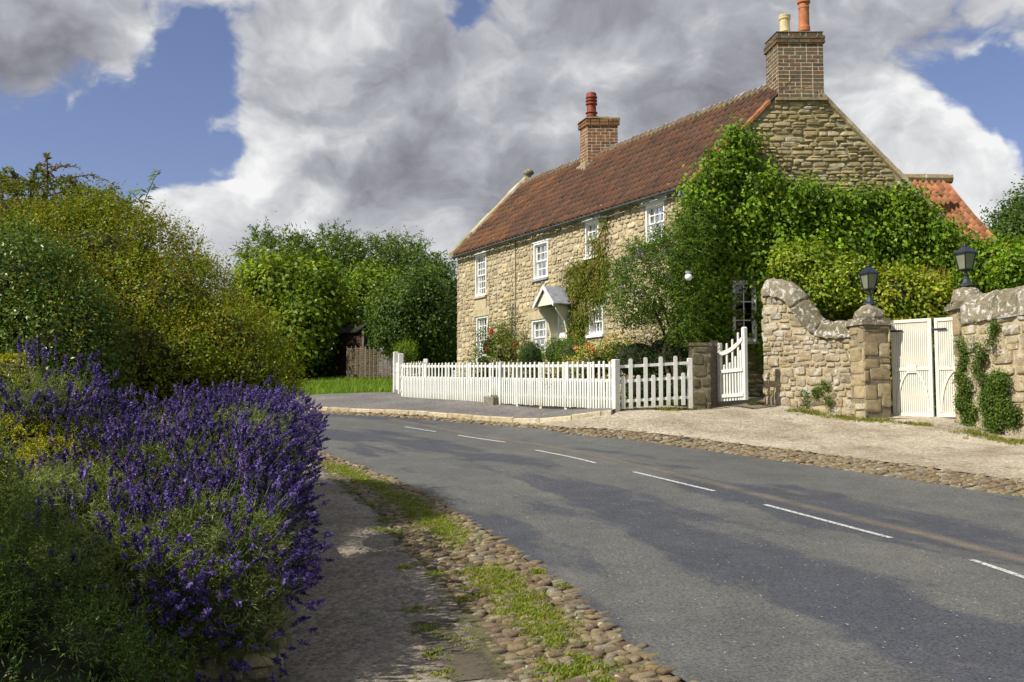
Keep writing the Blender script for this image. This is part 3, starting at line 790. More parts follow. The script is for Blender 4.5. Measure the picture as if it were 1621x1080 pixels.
def window(O, U, Nn, rect, cols, rows, style, mat, curtain=True, rev=None, midrail=True):
    s0, s1, z0, z1 = rect
    def B(mb, a, b, c, d, d0, d1): mb.box(O + U * a + ZU * c + Nn * d0, U * (b - a), Nn * (d1 - d0), ZU * (d - c))
    e = .003; fw = .055
    mb = MB()
    B(mb, s0 + e, s0 + fw, z0 + e, z1 - e, -.15, .012); B(mb, s1 - fw, s1 - e, z0 + e, z1 - e, -.15, .012)
    B(mb, s0 + fw, s1 - fw, z1 - fw, z1 - e, -.15, .012); B(mb, s0 + fw, s1 - fw, z0 + e, z0 + fw * 1.2, -.15, .012)
    root = mb.build('window', mat, house)
    a0, a1, b0, b1 = s0 + fw, s1 - fw, z0 + fw * 1.2, z1 - fw
    mb = MB()
    for k, (c0, c1, dd) in enumerate(((b0, (b0 + b1) / 2 + .02, -.11), ((b0 + b1) / 2 - .02, b1, -.07)) if midrail else ((b0, b1, -.07),)):
        B(mb, a0, a0 + .04, c0, c1, dd - .035, dd); B(mb, a1 - .04, a1, c0, c1, dd - .035, dd)
        B(mb, a0 + .04, a1 - .04, c0, c0 + .04, dd - .035, dd); B(mb, a0 + .04, a1 - .04, c1 - .04, c1, dd - .035, dd)
        for i in range(1, cols):
            x = a0 + (a1 - a0) * i / cols; B(mb, x - .013, x + .013, c0 + .04, c1 - .04, dd - .03, dd - .004)
        n = max(1, rows // 2 if midrail else rows)
        for i in range(1, n):
            y = c0 + (c1 - c0) * i / n; B(mb, a0 + .04, a1 - .04, y - .013, y + .013, dd - .028, dd - .006)
    mb.build('sash_frame', mat, root)
    mb = MB(); mb.poly([O + U * x + ZU * z + Nn * -.125 for x, z in ((a0, b0), (a1, b0), (a1, b1), (a0, b1))]); mb.build('pane', M['clear'], root)
    mb = MB()   # the room behind the glass
    q = [(s0, z0), (s1, z0), (s1, z1), (s0, z1)]
    for (x0, y0), (x1, y1) in zip(q, q[1:] + q[:1]): mb.poly([O + U * x0 + ZU * y0 + Nn * -.15, O + U * x1 + ZU * y1 + Nn * -.15, O + U * x1 + ZU * y1 + Nn * -.9, O + U * x0 + ZU * y0 + Nn * -.9])
    mb.poly([O + U * x + ZU * z + Nn * -.9 for x, z in q])
    mb.build('room_recess', M['dark'], root)
    if curtain:
        mb = MB(); wv = (a1 - a0) * .28
        for c0, sg in ((a0, 1), (a1, -1)):
            pts = [(c0 + sg * wv * k / 10, -.2 + .018 * math.sin(k * 2.2)) for k in range(11)]
            for (x, d), (x2, d2) in zip(pts, pts[1:]): mb.poly([O + U * x + ZU * b0 + Nn * d, O + U * x2 + ZU * b0 + Nn * d2, O + U * x2 + ZU * b1 + Nn * d2, O + U * x + ZU * b1 + Nn * d])
        mb.build('curtain', M['curtain'], root, smooth=True)
    if style in ('sill', 'white_lintel', 'plain', 'stone_sill', 'gable'):
        mb = MB(); B(mb, s0 - .06, s1 + .06, z0 - .075, z0 - .004, -.02, .085)
        mb.build('sill', M['lead'] if style == 'sill' else (M['lintel'] if style in ('stone_sill', 'gable') else mat), root)
    if style == 'white_lintel':
        mb = MB(); B(mb, s0 - .14, s1 + .14, z1 + .004, z1 + .13, -.02, .05); mb.build('lintel', mat, root)
    if style == 'stone_lintel':
        mb = MB(); B(mb, s0 - .18, s1 + .18, z1 + .004, z1 + .26, -.02, .045); mb.build('lintel', M['lintel'], root)
    if style in ('sill', 'stone_sill', 'plain'):
        mb = MB(); B(mb, s0 - .04, s1 + .04, z1 + .003, z1 + .06, -.02, .03); mb.build('lintel', mat, root)
    return root
for rct, d in zip(WR, WDEF): window(FO, HU, HN, rct, d[4], d[5], d[6], M['white'])
window(GO + GN * .10, HV, GN, gw, 2, 3, 'gable', M['white'], midrail=False, curtain=False)
mb = MB(); B0 = FO + HU * (r0[0] - .02); zz0, zz1 = r1[3] + .262, r0[2] - .078
mb.box(B0 + ZU * zz0 + HN * -.02, HU * (r0[1] - r0[0] + .04), HN * .05, ZU * (zz1 - zz0)); mb.build('stone_panel', M['lintel'], house)

# porch over the front door
mb = MB(); dd0 = door_s - .45; 
mb.box(FO + HU * (door_s - .45) + ZU * dz0 + HN * -.12, HU * .9, HN * .06, ZU * (zdoor - dz0))
for k in range(2):
    for j, (za, zb) in enumerate(((.25, .85), (1.0, 1.75))):
        mb.box(FO + HU * (door_s - .37 + k * .42) + ZU * (dz0 + za) + HN * -.062, HU * .32, HN * .014, ZU * (zb - za))
dr = mb.build('front_door', M['white'], house)
mb = MB(); mb.tube([FO + HU * (door_s - .34) + ZU * (dz0 + .95) + HN * -.05, FO + HU * (door_s - .34) + ZU * (dz0 + .95) + HN * .0], .025, 8); mb.build('door_knob', M['metal'], dr)
def fpt(px, py, dn):
    s, z = fac(px, py, dn); return s, z
PD = .78
sA, zA = fpt(861, 454, PD); sL_, zL = fpt(844.5, 488, PD); sR_, zR = fpt(877, 481, PD)
hw = (sL_ - sR_) / 2; sm = (sL_ + sR_) / 2; ze = (zL + zR) / 2; hw *= 1.0
porch = MB()
def FP(s, d, z): return FO + HU * s + HN * d + ZU * z
for sg in (-1, 1):      # roof slopes, with thickness
    e_, r_ = FP(sm + sg * hw, PD, ze), FP(sm, PD, zA)
    nrm = (FP(sm + sg * hw, PD, ze) - FP(sm, PD, zA)).cross(HN).normalized()
    if nrm.z < 0: nrm = -nrm
    porch.box(e_, r_ - e_, HN * -PD, nrm * .05)
pr = porch.build('porch_roof', M['lead'], house)
mb = MB()
for sg in (-1, 1):      # white barge boards
    e_, r_ = FP(sm + sg * hw, PD + .004, ze - .06), FP(sm, PD + .004, zA - .06)
    mb.box(e_, r_ - e_, HN * .03, ZU * .11)
mb.build('barge_board', M['white'], pr)
mb = MB(); mb.poly([FP(sm - hw * .9, PD - .05, ze + .02), FP(sm + hw * .9, PD - .05, ze + .02), FP(sm, PD - .05, zA - .06)])
mb.prism([FP(sm - hw * .9, PD - .12, ze + .03), FP(sm + hw * .9, PD - .12, ze + .03), FP(sm, PD - .12, zA - .07)], HN * .03)
mb.build('porch_gable', M['cream'], pr)
for sg in (-1, 1):      # shaped side boards
    s = sm + sg * hw * .78
    prof = [(0, dz0), (.24, dz0), (.26, ze - .75), (.34, ze - .45), (.62, ze - .12), (.66, ze + .04), (0, ze + .04)]
    mb = MB(); mb.prism([FP(s, d, z) for d, z in prof], HU * .06); mb.build('porch_side_board', M['cream'], house)
mb = MB()
for sg in (-1, 1):
    s = door_s + sg * .5
    mb.box(FP(s - .05, -.05, dz0), HU * .1, HN * .07, ZU * (zdoor - dz0))
mb.box(FP(door_s - .55, -.05, zdoor - .0), HU * 1.1, HN * .07, ZU * .12)
mb.build('door_frame', M['white'], house)

# pantile roof: every tile is its own curved plate
def tiles(name, o, e, g, ncol, nrow, colf, parent, seed=1, th=.03, mat=None):
    """o eave corner, e vector along the whole eave, g vector from eave to ridge"""
    r = np.random.default_rng(seed)
    o, e, g = np.array(o), np.array(e), np.array(g)
    nrm = np.cross(e, g); nrm /= np.linalg.norm(nrm)
    if nrm[2] < 0: nrm = -nrm
    K = 9; xs_ = np.linspace(0, 1.08, K)
    h = np.where(xs_ < .62, -.034 * np.sin(np.pi * xs_ / .62), .060 * np.sin(np.pi * (xs_ - .62) / .42))
    V, Cc, Fs = [], [], []; nb = 0
    base = grid_faces(3, K)
    for j in range(nrow):
        for i in range(ncol):
            x0 = i + r.normal(0, .02); y0 = j - .07 + r.normal(0, .02); lift = r.normal(0, .004); tw = r.normal(0, .006)
            u = (x0 + xs_) / ncol
            v0, v1 = y0 / nrow, (y0 + 1.12) / nrow
            lo = o + e * u[:, None] + g * v0 + nrm * (h + .020 + lift + tw * xs_)[:, None]
            hi = o + e * u[:, None] + g * v1 + nrm * (h + .004 + lift)[:, None]
            lip = lo - nrm * th * .75
            V += [lip, lo, hi]; Fs.append(base + nb); nb += 3 * K
            c = np.array(colf(u[0], v0 + .5 / nrow, r)); Cc.append(np.repeat(c[None], 3 * K, 0))
    return np_obj(name, np.concatenate(V), np.concatenate(Fs), mat or M['tile'], parent, np.concatenate(Cc), smooth=False)
def roofcol(u, v, r):
    pal = [(.155, .060, .036), (.120, .053, .036), (.21, .073, .036), (.085, .044, .034), (.14, .070, .046), (.06, .037, .032)]
    wgt = [.28, .24, .12, .18, .12, .06]
    c = np.array(pal[r.choice(6, p=wgt)]) * r.uniform(.88, 1.12); c = c * .65 + np.array((.150, .060, .038)) * .35
    n = mnoise.noise(Vector((u * 9, v * 4, 3)))
    c = c * (1 + .22 * n) * np.array((.78, .98, 1.0))
    if u > .70 and n > -.1: c = c * np.array([1.25, 1.2, 1.0])
    if v > .93: c = c * .7 + np.array([.05, .045, .03])
    return c
GV = HP(0, TR, RZ) - HP(0, 0, EZ)
roof = tiles('roof', HP(-.06, 0, EZ), HU * (HL - .05), GV * .985, 62, 13, roofcol, house, 5)
tiles('rear_roof', HP(-.06, TW + .1, RZ - (TW + .1 - TR) * 1.075), HU * (HL - .05), HP(0, TR, RZ) - HP(0, TW + .1, RZ - (TW + .1 - TR) * 1.075), 58, 20, roofcol, house, 6)
mb = MB(); mb.poly([HP(0, .02, EZ - .02), HP(HL, .02, EZ - .02), HP(HL, TR, RZ - .03), HP(0, TR, RZ - .03)]); mb.poly([HP(0, TR, RZ - .03), HP(HL, TR, RZ - .03), HP(HL, TW, RZ - (TW - TR) * 1.075 - .04), HP(0, TW, RZ - (TW - TR) * 1.075 - .04)])
mb.build('roof_boards', M['dark'], roof)
# verge: bright clay edge on the near gable, stone strip on its far slope
mb = MB(); rr = random.Random(3); n = 15
for k in range(n):
    a, b = k / n, (k + 1.06) / n
    p, q = HP(-.07, 0, EZ) + GV * a * .72, HP(-.07, 0, EZ) + GV * b * .72
    mb.cur = tuple(np.array((.30, .12, .055)) * rr.uniform(.7, 1.1))
    j = rr.uniform(0, .015)
    mb.box(p + Vector((0, -.03, -.03 + j)), q - p, HU * .13, Vector((-.02, 0, .075)))
mb.build('verge_tiles', M['tile'], roof, col=True)
mb = MB(); rr = random.Random(4)
for k in range(11):
    a, b = k / 11, (k + .98) / 11
    t0, t1_ = TR + .5 + a * (TW - TR - .35), TR + .5 + b * (TW - TR - .35)
    p, q = HP(-.07, t0, RZ - (t0 - TR) * 1.075), HP(-.07, t1_, RZ - (t1_ - TR) * 1.075)
    mb.box(p + Vector((0, -.02, -.04)), q - p, HU * .22, Vector((.03, 0, .10 + rr.uniform(-.015, .015))))
mb.build('verge_coping', M['pier_stone'], house)
# ridge tiles
mb = MB(); ln = .46; s = .5; rr = random.Random(9)
while s < HL - .4:
    j = rr.uniform(-.012, .012)
    a, b = HP(s, TR, RZ + .055 + j), HP(s + ln * 1.03, TR, RZ + .035 + j)
    for p, q in (((-.19, -.19), (0, 0)), ((0, 0), (.19, -.19))):
        mb.poly([a + HV * p[0] + ZU * p[1], b + HV * p[0] + ZU * p[1], b + HV * q[0] + ZU * q[1], a + HV * q[0] + ZU * q[1]])
        mb.poly([a + HV * p[0] + ZU * (p[1] - .03), a + HV * q[0] + ZU * (q[1] - .03), a + HV * q[0] + ZU * q[1], a + HV * p[0] + ZU * p[1]])
    s += ln
mb.build('ridge_tiles', M['slate'], roof)
mb = MB(); mb.box(HP(.3, TR - .24, RZ - .24), HU * (HL - .5), HV * .48, ZU * .10); mb.build('ridge_bedding', M['moss_cap'], roof)
# coping and finial on the far gable
mb = MB(); rr = random.Random(8)
for k in range(8):
    a, b = k / 8, (k + .985) / 8
    p, q = HP(HL - .16, -.08, EZ - .08) + (GV + Vector((.08, 0, .1))) * a, HP(HL - .16, -.08, EZ - .08) + (GV + Vector((.08, 0, .1))) * b
    mb.box(p, q - p, HU * .30, ZU * (.2 + rr.uniform(-.02, .02)))
mb.build('gable_coping', M['pier_stone'], house)
mb = MB(); mb.lathe(HP(HL - .05, TR, RZ + .05), [(.10, 0), (.11, .1), (.19, .14), (.2, .2), (.16, .27), (.05, .32)], 12); mb.build('finial', M['coping'], house, smooth=True)
# gutter, brackets, rain pipe
mb = MB(); pts = []
gz = EZ - .045
for k in range(7):
    a = math.pi + k * math.pi / 6; pts.append((math.cos(a) * .075, math.sin(a) * .075))
A_, B_ = HP(.05, 0, gz) + HN * .06, HP(HL - .15, 0, gz - .03) + HN * .06
ins = [(x * .86, z * .86) for x, z in pts][::-1]
prof = pts + ins
mb.prism([A_ + HN * -x + ZU * z for x, z in prof], B_ - A_)
k = .5
gt = mb.build('gutter', M['gutter'], house)
while k < HL - .3:
    mb = MB(); mb.box(HP(k, 0, gz - .09) + HN * -.02, HU * .03, HN * .16, ZU * .02); k += .95; mb.build('gutter_bracket', M['metal'], gt)
mb = MB(); g0 = HP(.35, 0, gz - .05) + HN * .05
w0 = FO + HU * .35 + HN * .07
mb.tube([g0, g0 - ZU * .14, Vector((w0.x, w0.y, gz - .42)), Vector((w0.x, w0.y, 2.0))], .042, 8); mb.build('rain_pipe', plain_mat('blue_grey_pipe', (.16, .22, .28), .5, .2, 6, .1), house)
sx = fac(818, 470)[0]; w0 = FO + HU * sx + HN * .05
mb = MB(); mb.tube([Vector((w0.x, w0.y, EZ - .1)), Vector((w0.x, w0.y, 2.2))], .014, 6); mb.build('wall_cable', M['gutter'], house)

# chimneys: coursed bricks
def chimney(name, o, ax, ay, hz, wx, wy, mat, seed, capdef, mortar, bh=.098, bl=.29):
    """o: corner at the foot (front left), ax along the front, ay to the back"""
    ax, ay = Vector(ax), Vector(ay); r = random.Random(seed)
    core = MB(); core.box(o + ax * .008 + ay * .008, ax * (wx - .016), ay * (wy - .016), ZU * hz)
    root = core.build('chimney', mortar, house)
    mb = MB()
    n = int(hz / bh); bh = hz / n
    for k in range(n):
        z = o.z + k * bh
        g = 0
        for lo, lim, zz in capdef:
            if k >= n - lim and k < n - lim + lo: g = zz
        for (p, d, ln, nn) in ((o, ax, wx, -ay), (o + ax * wx, ay, wy, ax), (o + ay * wy + ax * wx, -ax, wx, ay), (o + ay * wy, -ay, wy, -ax)):
            nn = nn.normalized()
            s = -bl / 2 if k % 2 else 0
            s -= g
            while s < ln + g - .02:
                a, b = max(s, -g), min(s + bl * (1 if r.random() < .8 else .5), ln + g); s = s + bl if b - s > bl * .6 else b
                if b - a < .03: continue
                dj = r.uniform(-.004, .006)
                mb.box(p + d * (a + .014) + nn * (-.03) + ZU * (z - o.z + .012), d * (b - a - .028), nn * (.027 + g + dj * .6), ZU * (bh - .024))
    mb.build('bricks', mat, root)
    return root
cl, cr_ = P(1231.5, 155, 24.77), P(1304.5, 155, 24.77)
ctopz = P(1265, 51, 24.77).z
o1 = Vector((cl.x, 24.74, cl.z))
c1 = chimney('chimney', o1, (1, 0, 0), (-.10, .995, 0), ctopz - cl.z, cr_.x - cl.x, .85, M['brick'], 21, [(2, 3, .04), (1, 1, -.0)], M['brick_mortar'])
mb = MB(); wx = cr_.x - cl.x
mb.box(o1 + Vector((-.06, -.05, -.075)), (wx + .12, 0, 0), (-.09, .9, 0), (0, 0, .07)); mb.build('ledge', M['pier_stone'], c1)
mb = MB(); mb.box(o1 + Vector((-.02, .075, -.75)), (wx + .02, 0, 0), (-.05, .75, 0), (0, 0, .672)); mb.build('chimney_foot', M['mortar_gable'], c1)
mb = MB()
b0 = o1 + ZU * (ctopz - o1.z)
q0 = [b0 + Vector(x) for x in ((-.02, -.02, .002), (wx + .02, -.02, .002), (wx - .07, .87, .002), (-.11, .87, .002))]; q1 = [b0 + Vector(x) for x in ((.2, .2, .09), (wx - .25, .2, .09), (wx - .3, .65, .09), (.15, .65, .09))]
for k in range(4): mb.poly([q0[k], q0[(k + 1) % 4], q1[(k + 1) % 4], q1[k]])
mb.poly(q1); mb.build('flaunching', M['flaunch'], c1)
def pot(px, ytop, ybot, Y, prof, mat, parent):
    b, t = P(px, ybot, Y), P(px, ytop, Y); h = t.z - b.z
    mb = MB(); mb.lathe(b - ZU * .03, [(r, z * h) for r, z in prof], 18); return mb.build('chimney_pot', mat, parent, smooth=False)
pot(1242.5, 23, 49, 25.1, [(.135, 0), (.13, .1), (.125, .5), (.125, .72), (.145, .74), (.15, .8), (.145, .84), (.155, .96), (.14, 1), (.1, 1), (.1, .8)], M['buff'], c1)
prf = [(.15, 0), (.15, .06), (.135, .08), (.13, .36), (.14, .37), (.14, .39), (.13, .40), (.13, .46)]
for k in range(4): z = .46 + k * .11; prf += [(.165, z), (.165, z + .05), (.14, z + .055), (.14, z + .11)]
prf += [(.15, .92), (.13, 1.0), (.08, 1.0)]
pot(1273, -48, 48, 25.1, prf, M['terracotta'], c1)
# mid ridge chimney
sm_ = None
best = 1e9
for k in range(400):
    s = HL * k / 400; q = proj(HP(s, TR, RZ))
    if abs(q[0] - 950) < best: best, sm_ = abs(q[0] - 950), s
CP = HP(sm_, TR, RZ); w2 = 49 / F * CP.y * 1.0
cz0 = P(950, 262, CP.y).z; cz1 = P(950, 193, CP.y).z
dd = Vector((-.32, .947, 0))
o2 = Vector((P(929.5, 200, CP.y - .3).x, CP.y - .3, cz0))
c2 = chimney('chimney', o2, (1, 0, 0), dd, cz1 - cz0, w2, .62, M['brick_red'], 22, [(2, 2, .05)], M['brick_mortar'])
mb = MB(); rr = random.Random(2); cc0 = o2 + ZU * (cz1 - cz0); AX, AY = Vector((w2, 0, 0)), dd * .62
def ring_(m, z): return [mb.vert(cc0 + AX * (.5 + (x - .5) * m) + AY * (.5 + (y - .5) * m) + ZU * (z + rr.uniform(-.02, .02))) for x, y in ((0, 0), (.33, -.03), (.66, 0), (1, 0), (1.02, .5), (1, 1), (.5, 1.03), (0, 1), (-.02, .5))]
R_ = [ring_(1.14, .0), ring_(1.1, .05), ring_(.75, .10), ring_(.35, .16)]
for a, b in zip(R_, R_[1:]):
    for k in range(9): mb.f.append([a[k], a[(k + 1) % 9], b[(k + 1) % 9], b[k]])
mb.f.append(R_[-1]); mb.build('flaunching', M['moss_cap'], c2)
mb = MB(); mb.box(o2 + Vector((-.08, -.1, -.55)), (w2 + .1, 0, 0), dd * .75, (0, 0, .56)); mb.build('chimney_foot', M['mortar_gable'], c2)
pot(936.5, 146, 193, CP.y - .05, [(.17, 0), (.165, .3), (.2, .31), (.2, .33), (.16, .36), (.15, .48), (.15, .58), (.19, .60), (.19, .64), (.16, .65), (.16, .70), (.19, .71), (.19, .75), (.16, .76), (.16, .81), (.19, .82), (.19, .86), (.17, .88), (.16, .98), (.12, 1), (.08, 1)], M['red_clay'], c2)

# rear wing with its orange roof
wl, wr, el, er = P(1392, 284, 29.0), P(1500, 285, 29.0), P(1440, 384, 26.3), P(1583, 386, 26.3)
el.x = wl.x + .3
def wingcol(u, v, r): return np.array((.33, .135, .065)) * r.uniform(.65, 1.2) + np.array((0, .01, .01)) * r.uniform(0, 1.5)
tiles('wing_roof', el, er - el, wl - el, 11, 11, wingcol, house, 8, .05)
mb = MB(); mb.poly([el - ZU * .04, er - ZU * .04, wr - ZU * .04, wl - ZU * .04])
bk = Vector((0, 2.8, -2.4)); mb.poly([wl, wr, wr + bk, wl + bk]); mb.build('wing_roof_back', M['terracotta'], house)
mb = MB(); mb.tube([wl + ZU * .03, wr + ZU * .03 + Vector((.12, 0, 0))], .14, 8); mb.build('wing_ridge', M['pier_stone'], house)
mb = MB(); mb.poly([Vector((er.x - .1, er.y + .1, BZ)), Vector((wr.x, wr.y + 2.8, BZ)), Vector((wr.x, wr.y + 2.8, er.z)), Vector((wr.x - .1, wr.y, wr.z - .1)), Vector((er.x - .1, er.y + .1, er.z - .1))])
mb.poly([Vector((el.x, el.y + .1, BZ)), Vector((er.x - .1, er.y + .1, BZ)), Vector((er.x - .1, er.y + .1, er.z - .1)), Vector((el.x, el.y + .1, el.z - .1))])
mb.build('wing_wall', M['mortar_gable'], house)
# ------------------------------------------------------------------ picket fences
def inst(me, name, mat4, parent):
    o = bpy.data.objects.new(name, me); COL.objects.link(o); o.parent = parent; o.matrix_local = mat4; return o
def picket_mesh(w_, h, th, mat, pointed=.5):
    mb = MB(); r = w_ / 2; out = [(-r, 0), (r, 0), (r, h - r * pointed * 1.6)]
    for k in range(1, 5): a = k * math.pi / 5; out.append((math.cos(a) * r, h - r * pointed * 1.6 + math.sin(a) * r * pointed * 1.6))
    out.append((-r, h - r * pointed * 1.6))
    mb.prism([(x, 0, z) for x, z in out], (0, th, 0))
    o = mb.build('picket', mat); me = o.data; bpy.data.objects.remove(o); return me
def post_mesh(w_, h, mat):
    mb = MB(); r = w_ / 2; b = .012
    mb.lathe((0, 0, 0), [(r * 1.414, 0), (r * 1.414, h - b), (r * 1.414 - b * 1.4, h)], 4, rot=math.pi / 4)
    o = mb.build('post', mat); me = o.data; bpy.data.objects.remove(o); return me
FW = M['white_fence']
PT, PS, PO, POB = picket_mesh(.062, 1.06, .02, FW), picket_mesh(.062, .66, .02, FW), post_mesh(.095, 1.12, FW), post_mesh(.13, 1.19, FW)
def frame_at(p, d):
    d = Vector((d.x, d.y, 0)).normalized(); n = Vector((-d.y, d.x, 0))
    return Matrix(((d.x, n.x, 0, p.x), (d.y, n.y, 0, p.y), (0, 0, 1, p.z), (0, 0, 0, 1)))
def fence(label, A, B, spacing, posts, group=None, rails=(.2, .60, .93), zoff=.03, tall=PT, short=PS, hs=None, name='picket_fence', cat='fence', side=1, postmesh=PO):
    root = thing(name, label, cat, group)
    d = B - A; ln = Vector((d.x, d.y, 0)).length; n = max(2, round(ln / spacing)); sl = d.z / ln
    nn = Vector((-d.y, d.x, 0)).normalized() * side; ro_ = .021 if side > 0 else .002
    for rz in rails:
        mb = MB(); mb.box(A + ZU * (rz + zoff) + nn * ro_, d, nn * .04, ZU * .065); mb.build('rail', FW, root)
    rr = random.Random(int(ln * 100))
    for k in range(n + 1):
        p = A + d * (k / n) + ZU * (zoff + rr.uniform(-.01, .01))
        if k not in (0, n): inst(tall, 'picket', frame_at(p, d) @ Matrix.Rotation(rr.gauss(0, .008), 4, 'Y'), root)
        if k < n:
            p = A + d * ((k + .5) / n) + ZU * (zoff + rr.uniform(-.01, .01))
            inst(short, 'picket', frame_at(p, d) @ Matrix.Rotation(rr.gauss(0, .008), 4, 'Y'), root)
    for f in posts:
        p = A + d * f; inst(postmesh, 'post', frame_at(p + nn * (.07 if side > 0 else .05) - ZU * .05, d), root)
    return root
fA, fB = fence_near.copy(), fence_far.copy()
def fpx(px):
    best = None
    for k in range(2001):
        f = k / 2000; q = proj(fA + (fB - fA) * f)
        if best is None or abs(q[0] - px) < best[0]: best = (abs(q[0] - px), f)
    return best[1]
g0, g1 = fpx(793), fpx(775)
PA, PB = fA + (fB - fA) * g0, fA + (fB - fA) * g1
f1 = fence('white picket fence along the pavement, between the big corner post and the concrete block', fA, PA, .19, (.2, .4, .62, .84, 1.0), 'white picket fences in front of the cottage', side=-1)
f2 = fence('white picket fence along the pavement, from the concrete block to the far grass', PB, fB, .19, (.0, .22, .46, .72, 1.0), 'white picket fences in front of the cottage', side=-1)
PS2 = picket_mesh(.062, .48, .02, FW); PT2 = picket_mesh(.062, .86, .02, FW)
f3 = fence('short raised picket panel over the concrete block in the white fence', PA + ZU * .2, PB + ZU * .2, .2, (), 'white picket fences in front of the cottage', rails=(.2, .72), tall=PT2, short=PS2, side=-1)
inst(PO, 'post', frame_at(PA + (fB - fA).normalized() * .0 - ZU * .02, fB - fA), f3)
mb = MB(); bd = (PB - PA); bl = MB(); mb = MB(); nb_ = Vector((-bd.y, bd.x, 0)).normalized()
if nb_.y > 0: nb_ = -nb_
mb.box(PA + bd * .06 + nb_ * .22 - ZU * .12, bd * .88, nb_ * -.5, ZU * .32); b_ = mb.build('concrete_block', M['block'])
bv = b_.modifiers.new('edge', 'BEVEL'); bv.width = .02; bv.segments = 2
tag(b_, 'grey concrete block on the pavement under the gap in the white fence', 'block')
# corner post and the side run back to the house
sideB = P(1094, 643, 22.45)
f4 = fence('white picket fence with wide gaps running from the corner post back to the stone pillar', fA, sideB, .32, (1.0,), 'white picket fences in front of the cottage', tall=picket_mesh(.085, 1.1, .024, FW), short=picket_mesh(.085, .72, .024, FW), rails=(.14, .58, .9))
inst(POB, 'post', frame_at(fA - ZU * .06, fB - fA), f4)
retB = P(677, 622, 34.0)
f5 = fence('white picket fence going back from the pavement towards the far end of the cottage', fB, retB, .3, (1.0,), 'white picket fences in front of the cottage', short=picket_mesh(.062, .66, .02, FW), postmesh=POB)
# little white gate at the far left
gA, gB = P(634, 622.5, 31.6), P(626, 618.5, 32.3)
root = thing('small_gate', 'small white boarded gate between two posts at the far end of the picket fence', 'gate')
dgt = gB - gA
mb = MB(); mb.box(gA + dgt * .12 + ZU * .05, dgt * .76, Vector((.03, .02, 0)), ZU * .85); mb.build('gate_panel', FW, root)
mb = MB(); mb.box(gA + dgt * .15 + ZU * .62 + Vector((-.02, -.03, 0)), dgt * .7, Vector((.02, .012, 0)), ZU * .06); mb.build('rail', FW, root)
for p in (gA, gB): inst(post_mesh(.14, 1.32, FW), 'post', frame_at(p - ZU * .08, dgt), root)

# ------------------------------------------------------------------ swooping garden gate, its posts
root = thing('garden_gate', 'white wooden garden gate with a rising curved top, open beside the grey post', 'gate')
gl, gr = P(1138.5, 637, 23.3), P(1177.5, 634.5, 22.5)
gd = gr - gl; gwid = gd.length; gn = Vector((gd.y, -gd.x, 0)).normalized() * -1
def gz_(py, Y): return P(1150, py, Y).z
def gtopz(f): return (gz_(559, 23.1) + (gz_(535, 22.5) - gz_(559, 23.1)) * (f ** 2.2))
def stile(f, zt, w_, th, name):
    p = gl + gd * f; mb = MB(); d = gd.normalized()
    zb = p.z + .02
    mb.prism([Vector((p.x, p.y, zb)) - d * w_ / 2, Vector((p.x, p.y, zb)) + d * w_ / 2, Vector((p.x, p.y, zt - w_ * .3)) + d * w_ / 2, Vector((p.x, p.y, zt)) + d * w_ * .2, Vector((p.x, p.y, zt)) - d * w_ * .2, Vector((p.x, p.y, zt - w_ * .3)) - d * w_ / 2], gn * th)
    return mb.build(name, FW, root)
stile(0.0, gz_(543, 23.3), .10, .07, 'stile'); stile(1.0, gz_(517.5, 22.5), .11, .08, 'stile')
tops = [(1147, 577.5), (1151.5, 543.5), (1156, 574), (1160.5, 537), (1165, 564), (1169.5, 526.5), (1173, 554.5)]
for k, (px, py) in enumerate(tops):
    f = (px - 1138.5) / 39.0; stile(f, gz_(py, 23.3 - .8 * f), .055, .022, 'picket')
mb = MB(); up, dn = [], []
for k in range(9):
    f = k / 8; p = gl + gd * f + gn * -.025; up.append(Vector((p.x, p.y, gtopz(f) + .04))); dn.append(Vector((p.x, p.y, gtopz(f) - .06)))
mb.prism(dn + up[::-1], gn * .03); mb.build('top_rail', FW, root)
for zz in (.10, .66):
    mb = MB(); mb.box(gl + gn * -.03 + ZU * zz, gd, gn * .03, ZU * .075); mb.build('rail', FW, root)
p = P(1130, 644, 23.5)
mb = MB(); zt = P(1130, 541, 23.5).z; mb.prism([Vector((p.x + x, p.y + y, p.z - .1)) for x, y in ((-.10, -.08), (.10, -.08), (.10, .1), (-.10, .1))], (0.01, 0, zt - p.z + .1)); mb.cbox((p.x + .01, p.y, zt + .01), .085, .075, .012)
o = mb.build('gate_post', M['old_wood']); tag(o, 'weathered grey wooden gate post beside the open white garden gate', 'post')
p = P(1108, 645, 23.2); zt = P(1110, 548, 23.2).z
root = thing('stone_pillar', 'mossy stone pillar, coloured dark for shade, between the picket fence and the grey gate post', 'pillar')
mb = MB(); mb.box((p.x - .20, p.y - .18, p.z - .1), (.42, 0, 0), (0, .4, 0), (0, 0, zt - p.z + .1)); mb.build('pillar_core', M['mortar_dark'], root)
mb = MB(); stones(mb, Vector((p.x - .2, p.y - .18, 0)), HV, ZU, GN, (0, .42), (p.z - .1, zt), (.22, .34), (.35, .5), .035, .35, .1, seed=31)
stones(mb, Vector((p.x - .2, p.y + .22, 0)), GN, ZU, Vector((-1, 0, 0)), (0, .4), (p.z - .1, zt), (.22, .34), (.3, .5), .03, .35, .1, seed=32)
mb.build('pillar_stones', M['shaded_pillar'], root)
mb = MB(); mb.cbox((p.x, p.y + .02, zt + .03), .25, .24, .035); mb.build('pillar_cap', M['shaded_pillar'], root)

# ------------------------------------------------------------------ garden wall, piers
def base_pt(px, py, Y): return P(px, py, Y)
